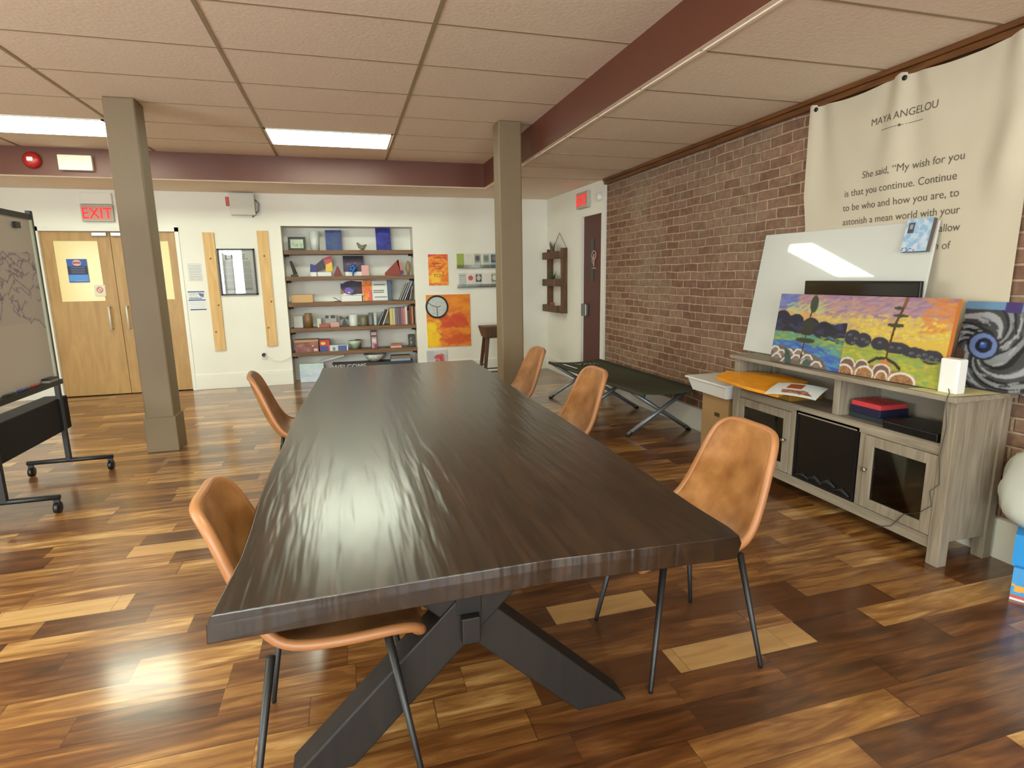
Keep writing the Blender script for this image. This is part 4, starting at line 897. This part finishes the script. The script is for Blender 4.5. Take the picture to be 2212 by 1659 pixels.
for y_ in (-.14, .14):
    q = MB(); q.tube([(-.19, y_, .17), (.19, y_, .17)], .008, 8); q.build('foot_rail', M_BLACK, ST)
for x_ in (-.18, .18):
    q = MB(); q.tube([(x_, -.13, .26), (x_, .13, .26)], .008, 8); q.build('foot_rail', M_BLACK, ST)
# pallet planter on the plastered wall
ua, za = rhit(1222, 536); ub, zb = rhit(1190, 676); ztop = rhit(1215, 536, .03)[1]; zbot = rhit(1215, 676, .03)[1]
M_PAL = wood_mat('pallet_wood', (70, 48, 34), (118, 84, 56), .65, axis=2, scale=3, stretch=9)
un = rhit(1222, 600, .02)[0]; uf = rhit(1192, 600, .02)[0]
PT = thing('wall_planter', 'brown pallet wood wall planter with three troughs hanging beside the maroon door', 'planter', (0, 0, 0)); 
o_ = wp((un+uf)/2, 0, zbot); PT.location = o_; PT.rotation_euler = (0, 0, math.atan2(UD.y, UD.x)-math.pi)
hw = (uf-un)/2; hh = ztop-zbot
for s_ in (-1, 1): box('stile', (s_*hw-.02, s_*hw+.02, -.09, -.003, 0, hh), M_PAL, PT, .003)
for k, z in enumerate((.01, hh*.42, hh*.84)):
    q = MB(); q.box(-hw-.03, hw+.03, -.16, -.145, z, z+.10); q.box(-hw-.03, hw+.03, -.145, -.09, z, z+.012); q.box(-hw-.03, -hw-.018, -.145, -.09, z, z+.10); q.box(hw+.018, hw+.03, -.145, -.09, z, z+.10); q.build('trough', M_PAL, PT, bevel=.002)
q = MB(); q.tube([(-hw, -.01, hh), (0, -.004, hh+.22), (hw, -.01, hh)], .004, 6); q.build('hanging_cord', mat('jute', (150, 140, 120), .8), PT)
def plant(name, u_off, z, colr, lab, n=16, h=.1, sp=.07):
    q = MB()
    for k in range(n):
        a = random.uniform(0, 6.28); t_ = random.uniform(.4, 1); b = Vector((u_off+random.uniform(-.03, .03), -.115, z)); tip = b+Vector((math.cos(a)*sp*t_, math.sin(a)*.03, h*t_)); m_ = (b+tip)/2+Vector((0, 0, .02)); sd = Vector((.012, 0, .004))
        v = [q.bm.verts.new(x) for x in (b, m_-sd, tip, m_+sd)]; q.bm.faces.new(v)
    o = q.build(name, mat(name+'_leaf', colr, .6)); o.location = PT.location; o.rotation_euler = PT.rotation_euler; return tag(o, lab, 'plant')
plant('green_plant', 0, hh*.42+.02, (48, 84, 34), 'small green plant in the middle trough of the wall planter', 60, .22, .14)
plant('dried_flowers', 0, hh*.84+.03, (112, 100, 84), 'grey-brown dried flowers in the top trough of the wall planter', 44, .24, .09)
tag(place(box('terracotta_pot', (-.05, .05, -.137, -.097, 0, .12), mat('terracotta', (150, 82, 54), .7), None, .006), PT.location+Vector((0, 0, .024)), PT.rotation_euler[2]), 'rusty orange pot in the bottom trough of the wall planter', 'pot')

# ------------------------------------------------------------------ niche shelves
SZ = [1.819, 1.470, 1.115, .765, .430]
for i, z in enumerate(SZ):
    lab = ['top', 'second', 'third', 'fourth', 'lowest'][i]+' stained wooden shelf in the wall niche'
    t = thing('niche_shelf', lab, 'shelf', (.11, 8.57, z), 0, 'wooden shelves of the niche')
    box('board', (-.862, .862, -.145, .165, -.055, 0), M_SHELF, t, .003)
    for s_ in (-1, 1):
        q = MB(); q.lathe([(.03, 0), (.03, .012), (.012, .016), (.012, .06)], (s_*.80, -.10, -.125), 14); 
        q.bm.free(); q = MB(); q.tube([(s_*.862, -.09, -.068), (s_*.80, -.09, -.068)], .013, 8); q.lathe([(.028, 0), (.028, .01)], (s_*.852, -.09, -.068), 14, axis=0); q.build('bracket', M_BLACK, t)
def sx(px, z, y=8.52):
    py = 829.5
    for _ in range(4):
        p = W(px, py, y); py += (p.z-z)*FPX/y*1.0
    return W(px, py, y).x
def sbox(px0, px1, zi, h, y0=8.5, d=.12, z=None):
    zz = (SZ[zi]+.0005) if z is None else z; return (sx(px0, zz+h/2, y0), sx(px1, zz+h/2, y0), y0, y0+d, zz, zz+h)
PXM = 8.9/FPX        # metres per photo pixel at the niche
def sb(name, px0, px1, zi, hpx, m, lab, cat, y0=8.5, d=.12, z=None, group=None, bevel=.003):
    return tag(box(name, sbox(px0, px1, zi, hpx*PXM, y0, d, z), m, None, bevel), lab, cat, group)
def sp_(name, art, px0, px1, zi, hpx, lab, cat, y0=8.56, lean=8, th=.012, side=(220, 216, 208), z=None):
    b = sbox(px0, px1, zi, hpx*PXM, y0, .1, z)
    return canvas(name, art, b[1]-b[0], b[5]-b[4], th, ((b[0]+b[1])/2, y0, b[4]), 0, R(lean), lab, cat, side)
cm = lambda n, c, r_=.5: mat(n, c, r_)
# shelf 1
A = Art(30, 22, (60, 60, 54)); A.rect(.14, .18, .86, .84, (196, 204, 190)); A.dabs(10, [(110, 160, 100), (150, 180, 130)], .25, .5, .8, .75, .06, .08)
sp_('photo_frame', A, 622, 660, 0, 26, 'small black picture frame at the end of the top niche shelf', 'picture frame', side=(40, 40, 38))
b = sbox(669, 690, 0, 36*PXM)
q = MB(); q.lathe([(.055, 0), (.06, .1), (.066, b[5]-b[4]), (.058, b[5]-b[4]), (.052, .1), (.048, .012)], ((b[0]+b[1])/2, 8.55, b[4]), 20); tag(q.build('glass_vase', mat('frosted_glass', (200, 208, 202), .12)), 'clear glass vase on the top niche shelf', 'vase')
A = Art(40, 44, (44, 70, 120)); A.dabs(90, [(40, 66, 120), (60, 90, 130), (70, 60, 130), (36, 80, 130)], 0, 0, 1, 1, .2, .12, .5)
b = sbox(702, 739, 0, 40*PXM); q = MB(); cx_ = b[0]; wd_ = b[1]-b[0]; hh_ = b[5]-b[4]
o = sp_('blue_plaque', A, 703, 738, 0, 39, 'dull blue painted slab beside the glass vase on the top niche shelf', 'painting', side=(40, 60, 100))
q = MB(); q.tube([(sx(772, 1.84), 8.54, 1.925), (sx(778, 1.84), 8.54, 1.87), (sx(784, 1.84), 8.54, 1.858), (sx(792, 1.84), 8.54, 1.90)], [.012, .028, .034, .008], 8); q.tube([(sx(776, 1.84), 8.54, 1.8245), (sx(788, 1.84), 8.54, 1.8245)], .004, 6)
q.tube([(sx(781, 1.84), 8.54, 1.8195), (sx(781, 1.84), 8.54, 1.85)], .012, 6); tag(q.build('clay_bird', cm('grey_clay', (128, 118, 98))), 'small grey clay bird in the middle of the top niche shelf', 'ornament')
A = Art(36, 50, (38, 36, 140)); A.dabs(90, [(40, 40, 150), (60, 60, 170), (30, 26, 120), (50, 70, 160)], 0, 0, 1, 1, .15, .12, .5)
sp_('blue_canvas', A, 812, 844, 0, 45, 'deep ultramarine canvas on the top niche shelf', 'painting', side=(40, 36, 120))
# shelf 2
q = MB(); x_ = sx(635, 1.5); q.tube([(x_+.02, 8.54, SZ[1]+.03), (x_-.005, 8.54, SZ[1]+.12), (x_-.03, 8.54, SZ[1]+.21)], [.028, .022, .016], 8); q.box(x_-.04, x_+.05, 8.50, 8.58, SZ[1]+.0005, SZ[1]+.03); tag(q.build('dark_figurine', cm('dark_bronze', (52, 44, 38)), bevel=.004), 'slim dark leaning figurine at the end of the second niche shelf', 'figurine')
sb('white_block', 686, 716, 1, 8, M_PAPER, 'low white block under the striped painted wedge, second niche shelf', 'block', y0=8.54)
def prismxz(name, pts, zi, m, lab, cat, y=8.55, d=.015, z=None):
    q = MB(); zz = SZ[zi]+.0005 if z is None else z; q.prism([(sx(p[0], zz+.1, y), y, zz+p[1]*PXM) for p in pts], (0, d, 0)); return tag(q.build(name, m), lab, cat)
A = Art(44, 40, (60, 40, 90)); 
t = thing('painted_wedge', 'wedge shaped piece striped blue, dark, red and yellow on the second niche shelf', 'ornament', (0, 0, 0))
zz = SZ[1]+.0005
for nm, pts, c in (('blue_end', [(669, 8), (671, 24), (681, 21), (684, 8)], (50, 46, 120)), ('dark_band', [(681, 21), (700, 34), (702, 14), (684, 8)], (52, 44, 60)), ('red_band', [(700, 34), (706, 36), (718, 39), (718, 27), (704, 22)], (190, 80, 84)), ('yellow_band', [(704, 22), (718, 27), (718, 9), (703, 9)], (226, 190, 60))):
    q = MB(); q.prism([(sx(p[0], zz+.1, 8.53), 8.545+.0, zz+p[1]*PXM) for p in pts], (0, .02, 0)); q.build(nm, cm('wedge_'+nm, c), t)
b_ = MB(); b_.box(sx(671, zz), sx(684, zz), 8.535, 8.575, zz, zz+8*PXM); b_.build('wedge_foot', M_PAPER, t)
prismxz('red_pyramid', [(719, 0), (728, 19), (731, 19), (739, 0)], 1, cm('brick_red_glaze', (116, 36, 34)), 'small dark red pyramid between the striped wedge and the purple canvas', 'ornament', d=.06, y=8.50)
A = Art(46, 34, (60, 50, 76)); A.rect(0, 0, 1, .22, (34, 28, 36)); A.dabs(30, [(86, 70, 100), (70, 60, 90)], 0, .3, 1, 1, .15, .1, .5); A.dabs(12, [(150, 80, 70)], .15, .4, .6, .7, .04, .05, .7)
sb('white_block', 746, 790, 1, 8, M_PAPER, 'low white block under the dark purple canvas, second niche shelf', 'block', y0=8.55)
sp_('purple_canvas', A, 741, 785, 1, 31, 'dark purple canvas standing on a white block, second niche shelf', 'painting', y0=8.60, side=(50, 40, 60), z=SZ[1]+.0005+8*PXM)
q = MB(); 
for k in range(5):
    a = k*72; q.lathe([(.0, 0), (.03, .01), (.0, .02)][0:3] if False else [(.005, -.008), (.03, 0), (.005, .008)], (sx(762, 1.55)+.03*math.cos(R(a)), 8.50, SZ[1]+.105+.03*math.sin(R(a))), 10, axis=1)
q.tube([(sx(762, 1.55), 8.50, SZ[1]+.001), (sx(762, 1.55), 8.50, SZ[1]+.1)], .010, 8); tag(q.build('blue_flower_ornament', cm('bright_blue_glaze', (50, 110, 190))), 'bright blue flower ornament in front of the purple canvas', 'ornament')
sb('pink_box', 781, 797, 1, 20, cm('pale_pink', (214, 160, 156)), 'pale pink box beside the purple canvas on the second niche shelf', 'box', d=.045)
t = thing('red_triangle_piece', 'red and salmon triangular piece near the end of the second niche shelf', 'ornament', (0, 0, 0))
for nm, pts, c in (('red_face', [(831, 0), (831, 5), (861, 31), (866, 0)], (140, 50, 38)), ('salmon_face', [(858, 28), (862, 31), (870, 11), (864, 8)], (214, 116, 100)), ('blue_corner', [(864, 8), (870, 11), (872, 4), (866, 1)], (80, 60, 110))):
    q = MB(); q.prism([(sx(p[0], zz+.1, 8.53), 8.53, zz+p[1]*PXM) for p in pts], (0, .02 if nm == 'red_face' else .022, 0)); q.build(nm, cm('tri_'+nm, c), t)
q = MB(); x_ = sx(882, 1.55); q.lathe([(.012, 0), (.03, .05), (.045, .10), (.03, .16), (.01, .20)], (x_, 8.54, SZ[1]+.0005), 14); tag(q.build('oval_vase', cm('mottled_tan', (150, 128, 92))), 'mottled tan oval vase at the very end of the second niche shelf', 'vase')
# shelf 3
sb('wooden_box', 629, 676, 2, 15, cm('tan_box', (196, 156, 100)), 'tan box at the end of the third niche shelf', 'box', d=.14)
q = MB(); x_ = sx(728, 1.13); q.tube([(x_-.05, 8.50, 1.175), (x_-.01, 8.50, 1.16), (x_+.02, 8.50, 1.135), (x_+.05, 8.50, 1.1205)], .005, 6); q.tube([(x_-.03, 8.53, 1.122), (x_+.05, 8.50, 1.122)], .004, 6); tag(q.build('eyeglasses', cm('dark_wire', (60, 56, 56))), 'dark wire eyeglasses on the third niche shelf', 'eyeglasses')
tag(box('white_book', sbox(738, 782, 2, 11*PXM, 8.48, .2), M_PAPER, None, .003), 'thick white book under the purple rounded picture, third niche shelf', 'book')
A = Art(46, 34, (214, 214, 200)); A.ell(.5, .5, .5, .46, (44, 36, 70)); A.rect(0, .2, .3, .6, (44, 36, 74)); A.ell(.36, .68, .2, .22, (110, 90, 170)); A.rect(.72, .08, 1, .9, (72, 34, 50)); A.ell(.6, .4, .2, .22, (56, 52, 72)); A.ell(.36, .8, .05, .05, (200, 190, 230)); A.poly([(0, .6), (.15, .7), (.1, .9), (0, .9)], (150, 90, 70))
sp_('purple_picture', A, 736, 784, 2, 30, 'dark purple picture with a glowing lilac spot, third niche shelf', 'painting', y0=8.56, side=(40, 34, 60), z=SZ[2]+.0012+11*PXM)
A = Art(30, 44, (232, 130, 50)); A.dabs(50, [(240, 150, 40), (226, 100, 40), (214, 90, 60), (245, 170, 70)], 0, 0, 1, 1, .2, .1, .6); A.rect(.7, .5, 1, .95, (206, 96, 100)); A.put((A.u-1.1)**2+(A.v-.5)**2*.5 > 1.15, (216, 214, 200))
sp_('orange_canvas', A, 783, 803.5, 2, 40, 'orange and red canvas next to the white lettered canvas, third niche shelf', 'painting', y0=8.53, side=(220, 110, 50))
A = Art(50, 54, (212, 216, 208)); A.rect(.06, .06, .94, .94, (222, 224, 216)); A.scribble(.15, .15, .85, .25, 1, (90, 96, 104), .03); A.scribble(.1, .45, .75, .62, 2, (96, 104, 100), .03); A.scribble(.15, .76, .95, .88, 1, (100, 106, 140), .03)
sp_('lettered_canvas', A, 804, 837, 2, 39, 'white canvas with dark handwriting on the third niche shelf', 'painting', y0=8.52, side=(210, 206, 200))
sb('blue_book', 837.5, 846, 2, 40, cm('slate_blue', (72, 92, 116)), 'slate blue upright book beside the lettered canvas', 'book', d=.16)
def leanbook(px, zi, w_, h_, ang, c, lab, y=8.47, d=.16):
    x = sx(px, SZ[zi]+.01, y); q = MB(); q.box(0, w_, 0, d, 0, h_); o = q.build('book', cm('cover_%02x%02x%02x' % c, c), bevel=.002); o.location = (x, y, SZ[zi]+.001+(0 if ang >= 0 else w_*math.sin(-R(ang)))*1); o.rotation_euler = (0, R(ang), 0)
    if ang > 0: o.location.z = SZ[zi]+.001+w_*math.sin(R(ang))
    return tag(o, lab, 'book', 'books in the wall niche')
for px, c, a, h_, lab in ((863, (150, 150, 140), 26, .26, 'grey thin book, outermost of the leaning books on the third niche shelf'), (868, (172, 160, 150), 25, .27, 'beige thin book leaning second on the third niche shelf'), (873.5, (170, 190, 214), 23, .28, 'pale blue thin book leaning in the middle, third niche shelf'), (878.5, (60, 64, 84), 20, .255, 'dark navy thin book leaning on the third niche shelf'), (884, (176, 140, 120), 14, .20, 'tan thin book leaning nearest the niche side, third shelf')):
    leanbook(px, 2, .014, h_, a, c, lab)
# shelf 4
A = Art(20, 24, (190, 186, 182)); sp_('white_card', A, 635, 654, 3, 23, 'plain pale card at the end of the fourth niche shelf', 'card', y0=8.56)
q = MB(); b = sbox(657, 675, 3, 28*PXM); r_ = (b[1]-b[0])/2; q.lathe([(r_, 0), (r_, .16), (r_*.8, .175), (r_*.85, .2)], ((b[0]+b[1])/2, 8.54, b[4]), 16); tag(q.build('brown_jar', cm('amber_brown', (126, 98, 60), .3)), 'amber brown jar on the fourth niche shelf', 'jar')
sb('mint_box', 685, 694, 3, 17, cm('mint', (186, 196, 172)), 'small mint green box on the fourth niche shelf', 'box', d=.06)
A = Art(30, 22, (160, 152, 152)); A.rect(0, 0, .3, .25, (60, 60, 64)); A.rect(.5, 0, .9, .25, (60, 60, 64)); A.rect(0, .7, 1, 1, (186, 150, 144)); sp_('grey_photo_card', A, 703, 727, 3, 22, 'grey photo card with a dark top on the fourth niche shelf', 'card', y0=8.56)
sb('pink_boxes', 690, 712, 3, 7, cm('dusty_red', (156, 84, 76)), 'low dusty red tin in front of the grey photo card', 'tin', y0=8.47, d=.06)
sb('pink_tin', 714, 733, 3, 9, cm('dusty_pink', (196, 150, 146)), 'low dusty pink tin in front of the grey photo card', 'tin', y0=8.47, d=.06)
t = thing('black_bow', 'black bow ornament on the fourth niche shelf', 'ornament', (sx(744, .85), 8.52, SZ[3]+.001))
for pts in ([(-.06, .15), (-.06, .09), (0, .115)], [(.06, .15), (.06, .09), (0, .115)], [(0, .12), (-.045, 0), (.045, 0)]):
    q = MB(); q.prism([(p[0], 0, p[1]) for p in pts], (0, .02, 0)); q.build('bow_loop' if pts[0][1] > .13 else 'bow_tail', cm('bow_grey', (58, 58, 58)), t)
def scyl(name, px0, px1, zi, hpx, c, lab, cat, y=8.53, rough=.3, z=None, top=1.0):
    b = sbox(px0, px1, zi, hpx*PXM, y, .1, z); r_ = (b[1]-b[0])/2; h_ = b[5]-b[4]; q = MB(); q.lathe([(r_*.92, 0), (r_, .01), (r_*top, h_), (r_*.85*top, h_), (r_*.8*top, h_-.012)], ((b[0]+b[1])/2, y, b[4]), 18); return tag(q.build(name, cm('glaze_'+name, c, rough)), lab, cat)
scyl('white_mug', 754, 773, 3, 23, (206, 212, 206), 'white cylinder mug on the fourth niche shelf', 'mug')
scyl('green_jar', 777, 794, 3, 20, (112, 108, 84), 'olive green jar with a pinkish top on the fourth niche shelf', 'jar'); scyl('grey_cup', 796, 806, 3, 25, (118, 112, 114), 'slim grey cup on the fourth niche shelf', 'cup'); scyl('aqua_cup', 807, 814.5, 3, 26, (176, 190, 184), 'slim pale aqua cup beside the leaning books', 'cup')
for px, c, a, h_, lab in ((816, (120, 130, 136), 25, .20, 'grey-blue book, outermost of the leaning books on the fourth niche shelf'), (821.5, (44, 34, 38), 22, .235, 'black book leaning on the fourth niche shelf'), (826, (196, 184, 152), 22, .225, 'cream book leaning on the fourth niche shelf')):
    leanbook(px, 3, .018, h_, a, c, lab)
UP = [(842, 6.5, (206, 184, 100), 33, 'yellow upright book on the fourth niche shelf'), (849, 4, (200, 194, 172), 33, 'ivory book right after the yellow one, fourth niche shelf'), (853.5, 4, (112, 118, 112), 33, 'grey-green book on the fourth niche shelf'), (858, 4, (126, 92, 108), 34, 'mauve book on the fourth niche shelf'),
      (862.5, 3.6, (96, 84, 100), 34, 'dark plum book on the fourth niche shelf'), (866.5, 3.6, (150, 110, 124), 34, 'dusty violet book on the fourth niche shelf'), (870.5, 4, (206, 110, 116), 33, 'coral pink book on the fourth niche shelf'), (875, 4.6, (214, 206, 190), 36, 'off-white book on the fourth niche shelf'), (880, 3.6, (78, 72, 60), 28, 'dark olive short book on the fourth niche shelf'),
      (884, 4.6, (112, 52, 42), 38, 'brick red tall book on the fourth niche shelf'), (889, 3.4, (190, 120, 76), 36, 'orange-brown book at the niche side, fourth shelf')]
for px, wpx, c, hpx, lab in UP:
    sb('book', px, px+wpx, 3, hpx, cm('spine_%02x%02x%02x' % c, c), lab, 'book', y0=8.47, d=.15, group='books in the wall niche', bevel=.001)
# shelf 5
t = thing('storage_box', 'brown patterned storage box with a tan lid on the lowest niche shelf', 'box', (0, 0, 0)); b = sbox(637, 688, 4, 22*PXM, 8.45, .22)
A = Art(44, 22, (134, 84, 78)); A.dabs(40, [(150, 100, 94), (116, 66, 62), (160, 120, 110)], 0, 0, 1, 1, .08, .1, .6); A.rect(.8, .7, .95, .9, (206, 190, 170)); A.ell(.75, .4, .04, .07, (214, 190, 160))
pn = panel('box_body', A, b[1]-b[0], b[5]-b[4]-.02, .2, t, (120, 70, 64)); pn.location = ((b[0]+b[1])/2, 8.45, b[4]); box('lid', (b[0]-.004, b[1]+.004, 8.446, 8.655, b[5]-.0195, b[5]+.012), cm('tan_lid', (176, 134, 94)), t, .003)
A = Art(26, 30, (176, 60, 58)); A.rect(0, .55, .8, 1, (66, 76, 140)); A.ell(.35, .3, .25, .14, (230, 180, 90)); A.rect(.8, .2, 1, .6, (190, 70, 66))
b = sbox(690.5, 712, 4, 22*PXM, 8.46, .2); pn = panel('game_box', A, b[1]-b[0], b[5]-b[4], .18, None, (150, 50, 50)); pn.location = ((b[0]+b[1])/2, 8.46, b[4]); tag(pn, 'red and blue game box on the lowest niche shelf', 'box')
A = Art(40, 12, (196, 206, 210)); A.rect(.45, .1, .92, 1, (70, 96, 160)); A.rect(.15, .3, .3, .9, (120, 130, 130)); b = sbox(712.5, 752, 4, 11*PXM, 8.44, .06); pn = panel('tissue_box', A, b[1]-b[0], b[5]-b[4], .06, None, (206, 212, 214)); pn.location = ((b[0]+b[1])/2, 8.44, b[4]); tag(pn, 'low blue and white box on the lowest niche shelf', 'box')
q = MB(); x_ = sx(767, .5); q.lathe([(.03, 0), (.05, .008), (.08, .07), (.10, .12), (.095, .12), (.075, .07), (.04, .015)], (x_, 8.61, SZ[4]+.0005), 22); tag(q.build('green_bowl', mat('pale_green_glaze', (176, 196, 172), .25)), 'pale green bowl on the lowest niche shelf', 'bowl')
scyl('brown_cup', 767, 780, 4, 16, (116, 82, 66), 'brown cup standing in the green bowl', 'cup', y=8.61, z=SZ[4]+.0165)
A = Art(20, 50, (64, 50, 54)); A.rect(.12, .1, .88, .26, (180, 150, 156)); A.rect(.12, .34, .88, .95, (170, 140, 150)); A.rect(.2, .45, .8, .65, (206, 200, 200)); A.rect(.5, .75, .9, .95, (150, 50, 80))
b = sbox(801, 815, 4, 37*PXM, 8.45, .08); pn = panel('tall_carton', A, b[1]-b[0], b[5]-b[4], .06, None, (60, 44, 48)); pn.location = ((b[0]+b[1])/2, 8.45, b[4]); tag(pn, 'tall narrow dark carton with pink labels on the lowest niche shelf', 'carton')
q = MB(); x_ = sx(832, .45); q.tube([(x_-.05, 8.5, SZ[4]+.008), (x_+.05, 8.52, SZ[4]+.008)], .0065, 6); tag(q.build('green_pen', cm('dull_green', (96, 110, 90))), 'dull green pen lying on the lowest niche shelf', 'pen')
tag(box('red_tray', sbox(844, 868, 4, 4*PXM, 8.46, .12), cm('cream_tray', (206, 176, 150)), None, .002), 'cream notepad lying on the lowest niche shelf', 'notepad'); tag(box('red_case', sbox(846, 867, 4, 4*PXM, 8.47, .1, SZ[4]+.001+4*PXM), cm('dull_red', (176, 92, 80)), None, .002), 'dull red case on top of the cream notepad', 'case')
scyl('dark_tumbler', 882, 896, 4, 25, (86, 88, 84), 'dark glass tumbler at the niche side on the lowest shelf', 'tumbler', rough=.1, top=1.1)
# niche floor
q = MB(); q.box(sx(718, .2, 8.46), sx(893, .2, 8.46), 8.46, 8.70, 0, .235); bn = tag(q.build('storage_crate', cm('dark_grey_crate', (58, 56, 54)), bevel=.004), 'dark grey crate with pale lettering on the niche floor', 'crate')
text('WELCOME', .085, mat('crate_letters', (206, 204, 196), .6), bn, (sx(755, .2, 8.46), 8.4585, .165), (R(90), 0, 0), 'CENTER', ext=.0005, sx=1.15)
A = Art(44, 36, (190, 206, 216)); A.dabs(60, [(206, 216, 222), (170, 190, 214), (180, 210, 200), (196, 200, 226)], 0, 0, 1, 1, .15, .12, .5)
sp_('pale_blue_canvas', A, 648, 700, 4, 36, 'pale blue canvas standing on the niche floor', 'painting', y0=8.46, lean=6, z=.001)
q = MB(); q.tube([(sx(692, .2, 8.5), 8.56, .268), (sx(744, .38, 8.5), 8.50, .355)], .02, 10); q.tube([(sx(692, .2, 8.5), 8.60, .268), (sx(692, .2, 8.5), 8.56, .268)], .014, 8); tag(q.build('paper_roll', M_PAPER), 'white paper roll leaning across the niche floor crate', 'paper roll')
q = MB(); x_ = sx(810, .3); q.lathe([(.06, 0), (.12, .04), (.16, .11), (.15, .11), (.11, .04), (.05, .012)], (x_, 8.58, .236), 22); tag(q.build('patterned_bowl', mat('white_patterned_glaze', (190, 196, 190), .3, var=.25, scale=30)), 'white patterned bowl on the dark crate', 'bowl')
tag(box('blue_book', (sx(844, .25), sx(886, .25), 8.47, 8.62, .2355, .2655), cm('sky_blue_cover', (140, 170, 206)), None, .002), 'sky blue book lying on the dark crate', 'book'); tag(box('brown_book', (sx(845, .25), sx(886, .25), 8.47, 8.61, .266, .312), cm('brown_cover', (134, 112, 88)), None, .002), 'brown book lying on the sky blue book', 'book')

# ------------------------------------------------------------------ bag and boxes at the right edge of the picture
q = MB(); g = F(2178, 1300)
A = Art(30, 30, (70, 150, 214)); A.rect(0, .82, 1, .92, (190, 90, 76)); A.poly([(.0, .5), (.25, .6), (.05, .75)], (226, 160, 60)); A.poly([(.2, .2), (.6, .6), (.2, .8)], (30, 90, 180)); A.rect(0, .92, 1, 1, (214, 214, 220))
ang = R(-62)
o = canvas('wipes_pack', A, .34, .15, .22, (2.80, 1.46, .0005), ang, 0, 'blue and red printed carton on the floor at the end of the console', 'carton', side=(60, 140, 206))
A = Art(30, 28, (36, 140, 210)); A.rect(.14, .25, .75, .85, (214, 222, 230)); 
for k in range(5): A.rect(.2, .33+.1*k, .68, .36+.1*k, (110, 116, 130))
o = canvas('labelled_carton', A, .36, .14, .2, (2.825, 1.475, .151), ang, 0, 'bright blue carton with a white label, stacked on the printed carton', 'carton', side=(36, 130, 200))
q = MB(); G = []
nv, nw = 14, 20
for j in range(nv+1):
    z = .292+.36*j/nv; k = j/nv; rr_ = .165*(1+.12*math.sin(k*5))*min(1, .75+k*2.5)*(1-max(0, (k-.8)/.2)**2*.75); row = []
    for i in range(nw):
        a = 2*math.pi*i/nw; r_ = rr_*(1+.05*math.sin(a*5+k*7)+.03*math.sin(a*9-k*13)); row.append(q.bm.verts.new((2.90+r_*.6*math.cos(a), 1.63+r_*math.sin(a), z)))
    G.append(row)
for j in range(nv):
    for i in range(nw): q.bm.faces.new((G[j][i], G[j][(i+1) % nw], G[j+1][(i+1) % nw], G[j+1][i]))
q.bm.faces.new(G[0][::-1]); q.bm.faces.new(G[-1])
tag(q.build('plastic_bag', mat('white_bag_plastic', (206, 212, 206), .35), smooth=True), 'crumpled white plastic bag on top of the blue cartons', 'bag')
